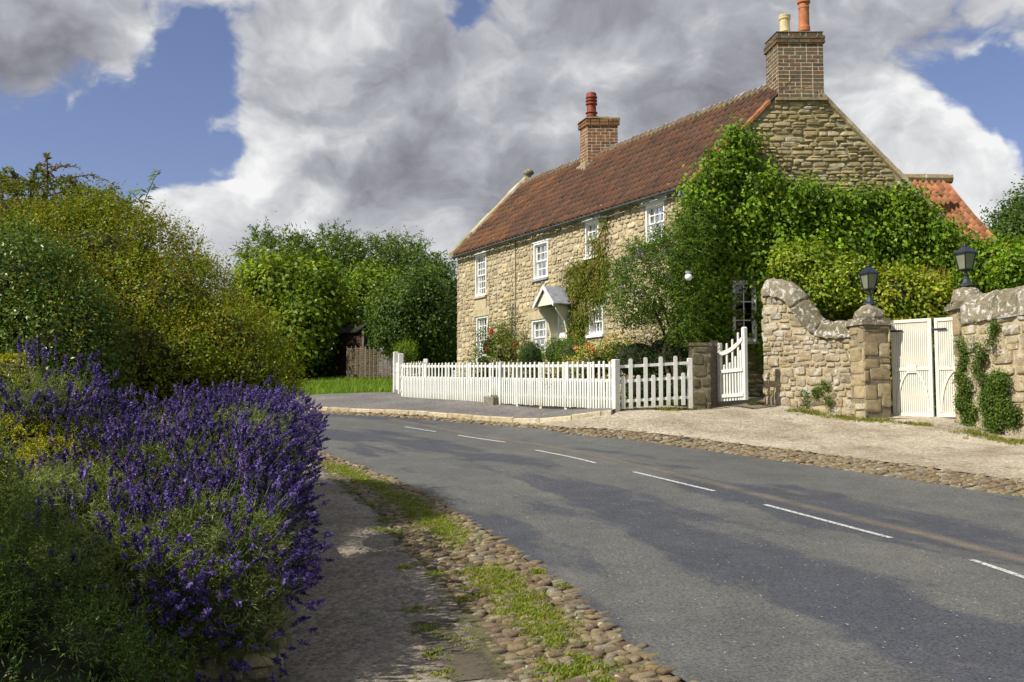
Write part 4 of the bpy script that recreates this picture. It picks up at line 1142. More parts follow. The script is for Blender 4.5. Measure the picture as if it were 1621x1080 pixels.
# left stretch with the swooping coping: from its far left end to the left pier
w0, w1 = P(1211, 637, 23.2), P(1350, 660, 22.05)
WD = Vector((w1.x - w0.x, w1.y - w0.y, 0)); WLn = WD.length; WD.normalize(); WNn = Vector((WD.y, -WD.x, 0))
WO = Vector((w0.x, w0.y, 0))
def wpx(px, py, dn=0.0):
    a, b = ray(px, py); ox, oy = WO.x + WNn.x * dn, WO.y + WNn.y * dn
    s = (a * oy - ox) / (WD.x - a * WD.y); return s, EYE + b * (oy + WD.y * s)
prof_lo = [wpx(*q) for q in ((1205, 468), (1240, 472), (1254, 490), (1268, 513), (1284, 528), (1300, 536), (1320, 537), (1352, 534))]
def interp(prof): 
    a = [q[0] for q in prof]; b = [q[1] for q in prof]
    return lambda s: float(np.interp(s, a, b))
ltop = interp(prof_lo)
lw = thing('garden_wall', 'rubble stone garden wall whose coping swoops down to the left gate pier', 'wall')
WTH = .45
mb = MB(); stones(mb, WO, WD, ZU, WNn, (-.02, WLn), (w1.z - .15, prof_lo[0][1]), (.08, .25), (.10, .40), .034, .40, .2, top=ltop, seed=41, gap=.006)
EN = -WD  # left end face
stones(mb, WO - WNn * WTH, WNn, ZU, EN, (0, WTH), (w0.z - .1, prof_lo[0][1]), (.18, .36), (.3, .5), .05, .35, .12, seed=42)
mb.build('wall_stones', M['garden_stone'], lw)
mb = MB(); backing(mb, WO, WD, ZU, (0, WLn), (w1.z - .2, prof_lo[0][1]), (), ltop, .08); backing(mb, WO - WNn * WTH, WD, ZU, (0, WLn), (w1.z - .2, prof_lo[0][1]), (), ltop, .08); backing(mb, WO - WNn * WTH, WNn, ZU, (0, WTH), (w0.z - .2, prof_lo[0][1]))
mb.build('wall_core', M['mortar'], lw)
def coping(path, up_h, Nn, width, parent, seg=.5, seed=1, over=.07):
    """path: list of world points along the foot of the coping (front edge); rounded stones"""
    r = random.Random(seed); mb = MB()
    pts = [Vector(p) for p in path]; s = [0]
    for a, b in zip(pts, pts[1:]): s.append(s[-1] + (b - a).length)
    def at(x):
        x = min(max(x, 0), s[-1]); 
        for k in range(len(s) - 1):
            if x <= s[k + 1] + 1e-9: f = (x - s[k]) / max(1e-9, s[k + 1] - s[k]); return pts[k].lerp(pts[k + 1], f)
        return pts[-1]
    x = 0
    while x < s[-1] - .02:
        ln = r.uniform(seg * .75, seg * 1.3); e = min(x + ln, s[-1]); m = max(5, int(ln / .06)); rings = []
        hh = r.uniform(.93, 1.06); oo = r.uniform(-.015, .02)
        for k in range(m):
            q = x + .012 + (e - x - .024) * k / (m - 1); p = at(q); t = (at(q + .06) - at(q - .06)).normalized()
            nup = Nn.cross(t).normalized(); nup = nup if nup.z > 0 else -nup
            sh = 1 - .05 * (k in (0, m - 1)); ring = []
            H = up_h(q) if callable(up_h) else up_h
            H *= hh
            for aa in range(11):
                if aa == 0: o_, u_ = over + oo, 0
                elif aa == 1: o_, u_ = over + oo, .07
                elif aa == 2: o_, u_ = over * .4, .10
                else:
                    th = (aa - 2) / 8 * math.pi * .94; o_, u_ = -width / 2 + (width / 2 + over * .4) * math.cos(th), .10 + (H - .10) * math.sin(th) ** .8
                w_p = p + Nn * o_ * sh + nup * u_ * sh; rg = 1 + .0; dsp = (Nn * o_ + nup * max(u_ - .1, 0)); dsp = dsp.normalized() if dsp.length > 1e-6 else Nn
                ring.append(mb.vert(w_p + dsp * (.045 * mnoise.noise(w_p * 5) + .028 * mnoise.noise(w_p * 13)) + Vector((r.gauss(0, .009), r.gauss(0, .009), r.gauss(0, .012)))))
            rings.append(ring)
        for a, b in zip(rings, rings[1:]):
            for j in range(10): mb.f.append([a[j], b[j], b[j + 1], a[j + 1]])
        mb.f.append(rings[0]); mb.f.append(rings[-1][::-1])
        x = e
    return mb.build('coping', M['coping'], parent, smooth=True)
cpth = [WO + WD * s + ZU * z for s, z in prof_lo]
# dense path for a smooth curve
def dense(pts, n):
    p = np.array([tuple(q) for q in pts]); s = np.concatenate([[0], np.cumsum(np.linalg.norm(np.diff(p, axis=0), axis=1))]); t = np.linspace(0, s[-1], n * 3)
    a = np.stack([np.interp(t, s, p[:, i]) for i in range(3)], 1); k = np.hanning(13)[1:-1]; k /= k.sum()
    e = np.concatenate([a[0] + (a[0] - a[1:6][::-1]), a, a[-1] + (a[-1] - a[-6:-1][::-1])]); a = np.stack([np.convolve(e[:, i], k, 'valid') for i in range(3)], 1)
    return [Vector(q) for q in a]
coping(dense(cpth, 16), lambda q: .42 if q < .5 else .40, WNn, WTH + .04, lw, .75, 5)

def pier(name, label, c, ax, hw_, hd, zb, zt, seed, dome_r):
    root = thing(name, label, 'gate pier', 'stone gate piers')
    ax = Vector(ax).normalized(); ay = Vector((-ax.y, ax.x, 0))     # ay points away from the road
    c = Vector(c)
    mb = MB(); mb.box(Vector((c.x, c.y, zb)) - ax * (hw_ - .02) - ay * (hd - .02), ax * (2 * hw_ - .04), ay * (2 * hd - .04), ZU * (zt - zb)); mb.build('pier_core', M['mortar_dark'], root)
    mb = MB()
    for (o, u, n, ln) in ((c - ax * hw_ - ay * hd, ax, -ay, 2 * hw_), (c + ax * hw_ - ay * hd, ay, ax, 2 * hd), (c + ax * hw_ + ay * hd, -ax, ay, 2 * hw_), (c - ax * hw_ + ay * hd, -ay, -ax, 2 * hd)):
        o = Vector((o.x, o.y, 0)) - n * .025
        stones(mb, o, u, ZU, n, (-.0, ln), (zb, zt), (.20, .34), (.34, .75), .03, .25, .06, seed=seed, gap=.012); seed += 1
    mb.build('pier_stones', M['pier_stone'], root)
    mb = MB(); k = 1.0
    mb.prism([Vector((c.x, c.y, zt)) + ax * sx_ * (hw_ + .05) + ay * sy_ * (hd + .05) for sx_, sy_ in ((-1, -1), (1, -1), (1, 1), (-1, 1))], ZU * .10)
    mb.prism([Vector((c.x, c.y, zt + .102)) + ax * sx_ * (hw_ + .01) + ay * sy_ * (hd + .01) for sx_, sy_ in ((-1, -1), (1, -1), (1, 1), (-1, 1))], ZU * .05)
    mb.build('pier_cap', M['coping'], root)
    mb = MB(); mb.lathe(Vector((c.x, c.y, zt + .15)), [(dome_r * math.cos(a) ** .8 if a < 1.5 else .02, dome_r * 1.02 * math.sin(a)) for a in np.linspace(0, 1.55, 12)], 26)
    for q in range(len(mb.v)): w_p = Vector(mb.v[q]); mb.v[q] = tuple(w_p + (w_p - Vector((c.x, c.y, zt + .15))) * (.16 * mnoise.noise(w_p * 4.5) + .08 * mnoise.noise(w_p * 12)))
    o = mb.build('dome', M['coping'], root, smooth=True)
    return zt + .15 + dome_r
# left pier: its near edge stands at px 1370
e1 = P(1370, 663, 21.5)
pax = Vector((.25, -.97, 0)).normalized(); pay = Vector((-pax.y, pax.x, 0))
phw, phd = .275, .33
cL = Vector((e1.x, e1.y, 0)) - pax * phw + pay * phd
ztL = P(1376, 515, 21.7).z
topL = pier('gate_pier', 'left stone gate pier with a lichened dome, at the foot of the swooping coping', cL, pax, phw, phd, e1.z - .2, ztL, 61, .31)
# right pier and wall
e2 = P(1524, 668, 20.6)
RD = Vector((.36, -.93, 0)).normalized(); 
cR = Vector((9.50, 21.0, 0))
ztR = P(1520, 488, 20.6).z
topR = pier('gate_pier', 'right stone gate pier carrying the taller lantern, joined to the ivy patched wall', cR, (1, -.1, 0), .30, .30, e2.z - .25, ztR, 71, .33)
rw = thing('garden_wall', 'blocky stone garden wall with ivy patches at the right edge', 'wall')
ws = P(1527, 672, 20.55); RO = Vector((ws.x, ws.y, 0)); RNn = Vector((RD.y, -RD.x, 0))
if RNn.x > 0: RNn = -RNn
RL = 7.0
def rpx(px, py):
    a, b = ray(px, py); s = (a * RO.y - RO.x) / (RD.x - a * RD.y); return s, EYE + b * (RO.y + RD.y * s)
t_a, t_b = rpx(1528, 513), rpx(1621, 498); b_a, b_b = rpx(1528, 672), rpx(1621, 692)
def lin(a, b): return lambda s: a[1] + (b[1] - a[1]) * (min(s, 3.0) - a[0]) / (b[0] - a[0])
rtop = lin(t_a, t_b); rbot = lin(b_a, b_b)
mb = MB(); stones(mb, RO, RD, ZU, RNn, (0, RL), (rbot(RL) - .1, max(rtop(0), rtop(RL))), (.13, .38), (.20, .70), .038, .32, .16, top=rtop, bot=lambda s: rbot(s) - .3, seed=81, gap=.010)
mb.build('wall_stones', M['garden_stone'], rw)
mb = MB(); backing(mb, RO, RD, ZU, (0, RL), (rbot(RL) - .4, max(rtop(0), rtop(RL))), (), rtop, .3); backing(mb, RO - RNn * .45, RD, ZU, (0, RL), (rbot(RL) - .4, max(rtop(0), rtop(RL))), (), rtop, .3)
mb.build('wall_core', M['mortar'], rw)
hC = rpx(1560, 462)[1] - rtop(rpx(1560, 462)[0])
coping([RO + RD * s + ZU * rtop(s) for s in np.linspace(0, RL, 30)], max(.35, hC), RNn, .46, rw, .7, 6)

# ------------------------------------------------------------------ boarded double gate
gate_h = None
def boarded_gate(label, a, b, zb, zt, arch_c, arch_w):
    root = thing('boarded_gate', label, 'gate', 'cream gate leaves between the piers')
    d = Vector((b.x - a.x, b.y - a.y, 0)); w_ = d.length; d.normalize(); n = Vector((d.y, -d.x, 0))
    if n.y > 0: n = -n
    h = zt - zb; mat = M['gate_cream']
    def bx(mb, s0, s1, z0, z1, d0, d1): mb.box(Vector((a.x, a.y, zb)) + d * s0 + ZU * z0 + n * d0, d * (s1 - s0), n * (d1 - d0), ZU * (z1 - z0))
    k = 0; nbd = max(4, round((w_ - .14) / .043)); bw = (w_ - .14) / nbd
    mb = MB()
    for k in range(nbd): bx(mb, .07 + k * bw + .006, .07 + (k + 1) * bw - .006, .08, h - .07, -.022, .012)
    bx(mb, .07, w_ - .07, .08, h - .07, -.03, -.0225)
    mb.build('boards', mat, root)
    for q in ((0, .07), (w_ - .07, w_)): mb = MB(); bx(mb, *q, 0, h, -.03, .035); mb.build('stile', mat, root)
    for q in ((h - .07, h - .003, -.03, .033), (.003, .09, -.03, .033), (h * .475, h * .475 + .065, -.012, .030)): mb = MB(); bx(mb, .07, w_ - .07, *q); mb.build('rail', mat, root)
    mb = MB(); ci, co = [], []
    aw = arch_w; ah = h * .44
    for k in range(17):
        t = k / 16 * math.pi; x = -math.cos(t); z = math.sin(t)
        ci.append((arch_c + x * (aw - .045), .10 + z * (ah - .045))); co.append((arch_c + x * aw, .10 + z * ah))
    for k in range(16):
        
        q = [ci[k], ci[k + 1], co[k + 1], co[k]]
        mb.prism([Vector((a.x, a.y, zb)) + d * x + ZU * z + n * .012 for x, z in q], n * .022)
    mb.build('arch_brace', mat, root)
    if True:
        mb = MB(); bx(mb, arch_c - .10, arch_c + .10, h * .45, h * .45 + .17, .030, .045); bx(mb, arch_c - .06, arch_c + .06, h * .45 + .03, h * .45 + .14, .045, .055); mb.build('centre_block', mat, root)
        mb = MB(); bx(mb, -.06, .26, h - .26, h - .22, .036, .046); mb.build('hinge', M['metal'], root)
    return root
ga_, gb_ = P(1415, 662, 21.95), P(1479, 662, 21.35)
zb_ = ga_.z + .02; zt_ = P(1447, 505.5, 21.65).z
boarded_gate('cream boarded gate leaf with a full arched brace, hinged on the left pier', ga_, gb_, zb_, zt_, .5 * (gb_ - ga_).length, .5 * (gb_ - ga_).length - .075)
ga2 = P(1484, 663, 21.30); gb2 = Vector((ga2.x, ga2.y, 0)) + (gb_ - ga_).normalized() * .93
boarded_gate('cream boarded gate leaf half hidden behind the right pier', ga2, gb2, zb_, zt_ - .01, .465, .39)
mb = MB(); s_ = P(1405, 668, 21.5); mb.box((s_.x, s_.y, t1(s_.x, s_.y) - .1), (1.9, -.75, -.05), (.2, .35, 0), (0, 0, .13)); o = mb.build('gate_sill', M['block']); tag(o, 'low stone sill under the cream double gate', 'sill'); o['kind'] = 'thing'

# ------------------------------------------------------------------ lanterns
def lantern(label, px, yb, yst, yl, yr, yt, Y, wpx_):
    root = thing('lantern', label, 'lantern', 'lanterns on the gate piers')
    b = P(px, yb, Y); x, y = b.x, b.y; zz = lambda q: P(px, q, Y).z
    zb, zs, zl, zr, zt = zz(yb) - .02, zz(yst), zz(yl), zz(yr), zz(yt)
    mb = MB(); hs_ = zs - zb
    mb.lathe((x, y, zb), [(.17, 0), (.165, .02), (.10, hs_ * .18), (.055, hs_ * .45), (.045, hs_ * .62), (.06, hs_ * .66), (.04, hs_ * .7), (.035, hs_ * .92), (.07, hs_)], 14); mb.build('pedestal', M['metal'], root, smooth=False)
    wt = wpx_ / F * Y / 2; rot = math.radians(20)
    wb = wt * .55
    mb = MB()
    def crn(r, k): a = rot + k * math.pi / 2 + math.pi / 4; return Vector((math.cos(a) * r * 1.3, math.sin(a) * r * 1.3, 0))
    for k in range(4):
        mb.tube([Vector((x, y, zs)) + crn(wb, k), Vector((x, y, zl)) + crn(wt * .88, k)], .016, 5)
        mb.tube([Vector((x, y, zs)) + crn(wb, k), Vector((x, y, zs)) + crn(wb, k + 1)], .018, 5)
        mb.tube([Vector((x, y, zl)) + crn(wt * .9, k), Vector((x, y, zl)) + crn(wt * .9, k + 1)], .02, 5)
    mb.lathe((x, y, zs - .012), [(wb * 1.3, 0), (wb * 1.3, .014)], 4, rot=rot + math.pi / 4)
    mb.build('cage', M['metal'], root)
    mb = MB()
    for k in range(4): mb.poly([Vector((x, y, zs)) + crn(wb * .97, k), Vector((x, y, zs)) + crn(wb * .97, k + 1), Vector((x, y, zl)) + crn(wt * .86, k + 1), Vector((x, y, zl)) + crn(wt * .86, k)])
    mb.build('pane', M['lamp_glass'], root)
    mb = MB(); hr = zr - zl
    mb.lathe((x, y, zl), [(wt * 1.36, -.015), (wt * 1.36, .012), (wt * .95, hr * .42), (wt * .35, hr * .92), (wt * .3, hr)], 4, rot=rot + math.pi / 4)
    mb.build('lamp_roof', M['metal'], root)
    mb = MB(); ht = zt - zr; mb.lathe((x, y, zr - .01), [(.05, 0), (.05, .03), (.03, .04), (.045, ht * .6), (.03, ht * .9), (.01, ht + .01)], 10); mb.build('finial', M['metal'], root, smooth=True)
lantern('dark blue lantern on the domed pier left of the cream gate', 1376.5, 481, 458, 433.5, 422, 417.5, cL.y, 24)
lantern('dark blue lantern standing higher, on the pier right of the cream gate', 1529.5, 452, 427, 401, 390, 384, cR.y, 27.5)
# white globe lamp on a bracket at the corner of the house
root = thing('globe_lamp', 'white glass globe lamp on a bracket at the leafy corner of the cottage', 'lamp')
g = P(1090, 438.5, 22.95); mb = MB(); mb.lathe(g, [(.02, -.085), (.06, -.07), (.085, -.02), (.085, .02), (.06, .06), (.04, .075)], 14); mb.build('globe', M['globe'], root, smooth=True)
mb = MB(); mb.lathe(g + ZU * .075, [(.05, 0), (.075, .01), (.075, .05), (.03, .06)], 12); mb.build('collar', M['lead'], root)
mb = MB(); mb.tube([g + ZU * .12, g + ZU * .15 + Vector((.05, .05, 0)), Vector((g.x + .2, GO.y - .02, g.z + .13))], .015, 6); mb.build('bracket', M['metal'], root)
# small yellow nesting box high on the gable
b = P(1179.5, 242, 24.62); root = thing('nesting_box', 'small yellow wooden box high on the gable above the creeper', 'box')
mb = MB(); mb.cbox(b, .14, .09, .075); mb.build('box_body', M['yellow_wood'], root)
mb = MB(); mb.cbox(b + Vector((0, -.02, .09)), .17, .12, .014); mb.build('box_lid', M['yellow_wood'], root)

# retaining wall of the flower bed
BW0, BW1 = G(441, 1079), Vector((-4.6, 17.3, 0))
BW0 = Vector((BW0.x, BW0.y, 0)); BD = Vector((BW1.x - BW0.x, BW1.y - BW0.y, 0)); BLn = BD.length; BD.normalize(); BN = Vector((BD.y, -BD.x, 0))
if BN.x < 0: BN = -BN
bz0 = -.05
bt = lambda s: .78 + .074 * s * .95
rwl = thing('retaining_wall', 'low stone retaining wall under the overhanging lavender beside the footpath', 'wall')
mb = MB(); stones(mb, BW0, BD, ZU, BN, (0, BLn), (-.1, 1.6), (.06, .15), (.10, .32), .04, .42, .2, top=bt, bot=lambda s: .06 * s - .3, seed=91)
fr0 = BW0 + Vector((-2.6, -.35, 0)); FD = (BW0 - fr0).normalized(); FNn = Vector((FD.y, -FD.x, 0))
stones(mb, fr0, FD, ZU, FNn, (0, (BW0 - fr0).length), (-.2, .78), (.05, .14), (.07, .26), .04, .42, .2, seed=92)
mb.build('wall_stones', M['pier_stone'], rwl)
mb = MB(); backing(mb, BW0, BD, ZU, (0, BLn), (-.4, 1.7), (), bt, .5); backing(mb, fr0, FD, ZU, (0, (BW0 - fr0).length), (-.5, .76)); mb.build('wall_core', M['mortar_dark'], rwl)
# soil of the raised bed
n = 30; A_ = [BW0 + BD * (BLn * k / n) for k in range(n + 1)]
V = []; 
for k, a in enumerate(A_):
    f0 = fr0 if k == 0 else Vector((a.x - 6, a.y + .0, 0))
    q = a - BN * .02
    z = bt(BLn * k / n) - .02
    V += [(q.x, q.y, z), ((q.x + f0.x) / 2, (q.y + f0.y) / 2, z + .12), (f0.x, f0.y, z + .2)]
o = np_obj('flower_bed', V, grid_faces(n + 1, 3), M['soil'], smooth=True); o['kind'] = 'structure'
# ------------------------------------------------------------------ foliage
def unit(v): return v / np.maximum(np.linalg.norm(v, axis=-1, keepdims=True), 1e-9)
def leaf_quads(p, nrm, L_, W_, r, col, dirv=None, spread=.9, fold=.18):
    """p (N,3) leaf roots, nrm outward dirs; returns verts (4N,3), col (4N,3)"""
    n = len(p)
    nn = unit(nrm + r.normal(0, spread, (n, 3)))
    d = r.normal(0, 1, (n, 3)) if dirv is None else dirv + r.normal(0, .45, (n, 3))
    d = unit(d - nn * (d * nn).sum(1, keepdims=True)); b = np.cross(nn, d)
    l = (L_ * r.uniform(.6, 1.25, n))[:, None]; w = (W_ * r.uniform(.65, 1.2, n))[:, None]
    V = np.stack([p, p + d * l * .45 + b * w * .5 + nn * w * fold, p + d * l - nn * l * .12, p + d * l * .45 - b * w * .5 + nn * w * fold], 1)
    return V.reshape(-1, 3), np.repeat(col, 4, 0)
def quad_ids(n, off=0): return np.arange(n * 4).reshape(n, 4) + off
def palette(r, pal, n):
    c = np.array([q[0] for q in pal]); w_ = np.array([q[1] for q in pal], float); return c[r.choice(len(pal), n, p=w_ / w_.sum())]
def E(px, py, Y, rx, ry, dep=None):
    c = P(px, py, Y); k = Y / F
    return (np.array(c), np.array([rx * k, dep if dep else (rx + ry) / 2 * k, ry * k]))
_ico = {}
def ico(sub):
    if sub not in _ico:
        import bmesh
        bm = bmesh.new(); bmesh.ops.create_icosphere(bm, subdivisions=sub, radius=1)
        _ico[sub] = (np.array([v.co[:] for v in bm.verts]), np.array([[v.index for v in f.verts] for f in bm.faces])); bm.free()
    return _ico[sub]
def core_mesh(name, blobs, k, mat, parent, r):  # solid lumps added inside foliage to block light passing through
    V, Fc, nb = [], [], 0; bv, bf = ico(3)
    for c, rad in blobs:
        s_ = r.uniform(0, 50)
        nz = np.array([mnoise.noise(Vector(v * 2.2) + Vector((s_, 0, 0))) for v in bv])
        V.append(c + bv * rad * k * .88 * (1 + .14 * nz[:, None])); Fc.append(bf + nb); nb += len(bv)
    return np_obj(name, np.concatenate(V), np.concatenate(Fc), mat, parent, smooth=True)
def surf_points(blobs, n, r, lo=.86, hi=1.08, inner=.80, zmin=-9, lump=.12, seed=0):
    vol = np.array([(b[1][0] * b[1][1] + b[1][0] * b[1][2] + b[1][1] * b[1][2]) for b in blobs]); vol /= vol.sum()
    out, on = [], []; cnt = 0
    while cnt < n:
        m = n * 2; i = r.choice(len(blobs), m, p=vol); d = unit(r.normal(0, 1, (m, 3)))
        C_ = np.array([b[0] for b in blobs])[i]; R_ = np.array([b[1] for b in blobs])[i]
        rho = r.uniform(lo, hi, m)
        if lump: rho = rho * (1 + lump * np.sin(d[:, 0] * 7 + i * 2.1 + seed) * np.sin(d[:, 2] * 8 + i * 1.3) + lump * .7 * np.sin(d[:, 1] * 13 + i) * np.sin(d[:, 0] * 15 - d[:, 2] * 11))
        p = C_ + R_ * d * rho[:, None]; ok = p[:, 2] > zmin
        for j, (c, rad) in enumerate(blobs):
            q = (((p - c) / rad) ** 2).sum(1); ok &= (q > inner ** 2) | (i == j)
        out.append(p[ok]); on.append(unit(d / R_)[ok]); cnt += ok.sum()
    return np.concatenate(out)[:n], np.concatenate(on)[:n]
def clump_leaves(cp_, cn, per, cr_, LL, LW, pal, r, up=.35, flat=.6, vary=.25, hang=0.0):
    n = len(cp_); cc = palette(r, pal, n) * r.uniform(1 - vary, 1 + vary, (n, 1))
    i = np.repeat(np.arange(n), per); off = r.normal(0, 1, (len(i), 3)); off *= (cr_ * r.uniform(.5, 1.3, n))[i][:, None]
    nn = cn[i]; dn = (off * nn).sum(1, keepdims=True); off = off - nn * dn * (1 - flat)
    p = cp_[i] + off
    nrm = nn + off / cr_ * .35 + np.array([0, 0, up])
    col = cc[i] * r.uniform(.82, 1.2, (len(i), 1)); col = col * (1 + r.normal(0, .05, (len(i), 3)))
    dv = nn * .6 + off / cr_ * .6 + np.array([0, 0, -hang])
    return leaf_quads(p, unit(nrm), LL, LW, r, np.clip(col, 0, 1), dv, spread=.55)
def shoot_leaves(sp_, sd_, ln, nl, LL, LW, pal, tip, r, curve=.25, drop=0.0, tipf=.55):
    """leafy shoots: positions, directions, lengths"""
    n = len(sp_); t = np.linspace(.05, 1, nl)[None, :, None]
    side = unit(np.cross(sd_, r.normal(0, 1, (n, 3))))
    path = sp_[:, None] + sd_[:, None] * ln[:, None, None] * t + side[:, None] * (curve * ln)[:, None, None] * t ** 2 + np.array([0, 0, -1.0]) * (drop * ln)[:, None, None] * t ** 2
    p = path.reshape(-1, 3); i = np.repeat(np.arange(n), nl); tt = np.tile(np.linspace(0, 1, nl), n)[:, None]
    base = palette(r, pal, n) * r.uniform(.75, 1.25, (n, 1)); tp = palette(r, tip, n)
    f = np.clip((tt - tipf) / (1 - tipf), 0, 1) * r.uniform(0, 1, (n, 1))[i]
    col = (base[i] * (1 - f) + tp[i] * f) * r.uniform(.75, 1.25, (len(p), 1))
    d = sd_[i] * .7 + r.normal(0, .8, p.shape); taper = (1.15 - .55 * tt[:, 0])
    nrm = np.cross(d, r.normal(0, 1, p.shape)) + np.array([0, 0, .5])
    return leaf_quads(p, unit(nrm), LL * taper, LW * taper, r, np.clip(col, 0, 1), d, spread=.3)
GAIN = 1.65
def leaf_obj(name, parts, mat, parent):
    V = np.concatenate([q[0] for q in parts]); C_ = np.minimum(np.concatenate([q[1] for q in parts]) * (np.array((1.95, 1.72, 1.35)) if mat != M['petal'] else 1.2), .85)
    return np_obj(name, V, quad_ids(len(V) // 4), mat, parent, C_)

G1 = [((.085, .145, .014), 3), ((.060, .112, .012), 3), ((.115, .18, .020), 2), ((.040, .082, .012), 2)]
MID = [((.048, .095, .014), 3), ((.034, .072, .012), 3), ((.072, .125, .018), 2), ((.024, .052, .010), 2)]
DARK = [((.022, .050, .010), 3), ((.016, .038, .008), 3), ((.034, .066, .014), 2)]
YEL = [((.15, .20, .018), 3), ((.10, .155, .015), 3), ((.20, .235, .03), 2), ((.07, .12, .013), 1)]
BERB = [((.100, .140, .009), 4), ((.076, .116, .009), 3), ((.132, .162, .011), 2), ((.048, .082, .009), 2), ((.14, .09, .012), .8)]
RUST = [((.18, .080, .018), 3), ((.15, .10, .016), 3), ((.14, .12, .013), 3), ((.23, .06, .02), 1)]
def darkcore(pal, k=.35):  # leaf colour darkened, standing in for shade inside the foliage
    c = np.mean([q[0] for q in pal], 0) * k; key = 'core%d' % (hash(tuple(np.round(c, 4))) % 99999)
    if key not in M: M[key] = plain_mat('inner_shade', tuple(c * .7 + np.array((.012, .010, .006))), .95, .4, 9, .6)
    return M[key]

def bush(name, label, cat, blobs, ncl, per, cr_, LL, LW, pal, seed, shoots=0, sl=(.2, .4), nl=14, tip=None, group=None, core=.8, up=.35, lump=.12, zmin=-9, sdir=(.75, .55), mat='leaf', flat=.6, vary=.25, sL=None, sW=None, curve=.25, drop=0.0, lo=.86, hi=1.06, stems=True):
    r = np.random.default_rng(seed)
    root = thing(name, label, cat, group)
    parts = []
    if ncl:
        p, n = surf_points(blobs, ncl, r, lo, hi, zmin=zmin, lump=lump, seed=seed); parts.append(clump_leaves(p, n, per, cr_, LL, LW, pal, r, up, flat, vary))
    if shoots:
        p, n = surf_points(blobs, shoots, r, .84, 1.0, zmin=zmin, lump=lump, seed=seed)
        d = unit(n * sdir[0] + np.array([0, 0, sdir[1]]) + r.normal(0, .33, n.shape)); ln = r.uniform(*sl, len(p)) * np.where(r.random(len(p)) < .08, 1.6, 1)
        parts.append(shoot_leaves(p, d, ln, nl, sL or LL, sW or LW, pal, tip or pal, r, curve, drop))
    leaf_obj('foliage', parts, M[mat], root)
    if core: core_mesh('shade_core', blobs, core, darkcore(pal), root, r)
    return root

# ---- big shrubs on the left
bush('barberry_shrub', 'huge rounded yellow green shrub with rusty red shoot tips behind the lavender', 'shrub',
     [E(150, 455, 11.5, 165, 128, 1.2), E(255, 518, 11.2, 132, 112, 1.1), E(352, 568, 11.0, 86, 84, .9), E(200, 580, 10.6, 180, 90, .9), E(70, 440, 11.8, 120, 105, 1.0), E(390, 602, 10.8, 72, 50, .6)],
     1700, 34, .12, .040, .023, BERB, 101, shoots=6000, sl=(.13, .32), nl=16, tip=RUST, core=.82, lump=.12, sL=.030, sW=.015)
bush('glossy_shrub', 'darker green rounded shrub with orange new tips at the left edge', 'shrub',
     [E(15, 500, 9.2, 125, 125, .9), E(90, 545, 9.0, 85, 85, .7), E(30, 590, 8.8, 110, 60, .6), E(120, 600, 8.9, 55, 45, .5)],
     1400, 32, .11, .040, .022, [((.042, .085, .012), 4), ((.060, .108, .012), 3), ((.028, .060, .009), 3), ((.095, .12, .013), 2)], 102, shoots=2000, sl=(.12, .30), nl=12, tip=RUST, core=.84, lump=.12, mat='leaf_gloss', sL=.03, sW=.014)
# arching dark green shoots above
r = np.random.default_rng(103)
root = thing('arching_shrub', 'shrub with long arching feathery shoots against the sky, top left', 'shrub')
sp_, sd_, ln = [], [], []
for px, py, dx, dy, l in [(85, 300, -.5, 1, .34), (75, 295, .15, 1, .36), (80, 300, .8, .8, .40), (70, 300, -.9, .7, .36), (95, 305, .9, .35, .42), (35, 305, -.2, 1, .26), (20, 300, -.6, 1, .25), (150, 330, .5, .9, .28), (140, 325, .9, .7, .36), (165, 335, 1, .35, .34), (130, 320, -.2, 1, .26), (50, 300, .3, 1, .3), (110, 315, 1, .6, .3), (60, 296, .6, 1.2, .36), (5, 300, .2, 1, .22), (205, 352, .3, 1, .18), (180, 340, .6, 1, .2)]:
    sp_.append(np.array(P(px, py, 12.0))); sd_.append(np.array((dx, r.normal(0, .3), dy))); ln.append(l * 2.3)
sp_, sd_, ln = np.array(sp_), unit(np.array(sd_)), np.array(ln)
AR = [((.060, .085, .012), 3), ((.075, .100, .014), 3), ((.045, .065, .010), 2), ((.10, .085, .015), 1)]
pr_ = [shoot_leaves(sp_, sd_, ln, 60, .085, .026, AR, AR, r, .1, .55)]
mb = MB()
for a, d, l in zip(sp_, sd_, ln): mb.tube([Vector(a - d * .3)] + [Vector(a + d * l * t + np.array((0, 0, -.55 * l * t * t))) for t in (0, .33, .66, 1)], [.011, .010, .008, .006, .003], 5)
mb.build('stems', M['twig'], root)
b = [E(50, 350, 12.0, 110, 50, .6), E(140, 385, 11.8, 80, 45, .5)]
p, n = surf_points(b, 900, r); pr_.append(shoot_leaves(p, unit(n * .6 + np.array((.3, 0, .5)) + r.normal(0, .3, n.shape)), r.uniform(.25, .55, 900), 20, .065, .020, AR, AR, r, .1, .6))
leaf_obj('foliage', pr_, M['leaf'], root); core_mesh('shade_core', b, .8, darkcore(AR), root, r)
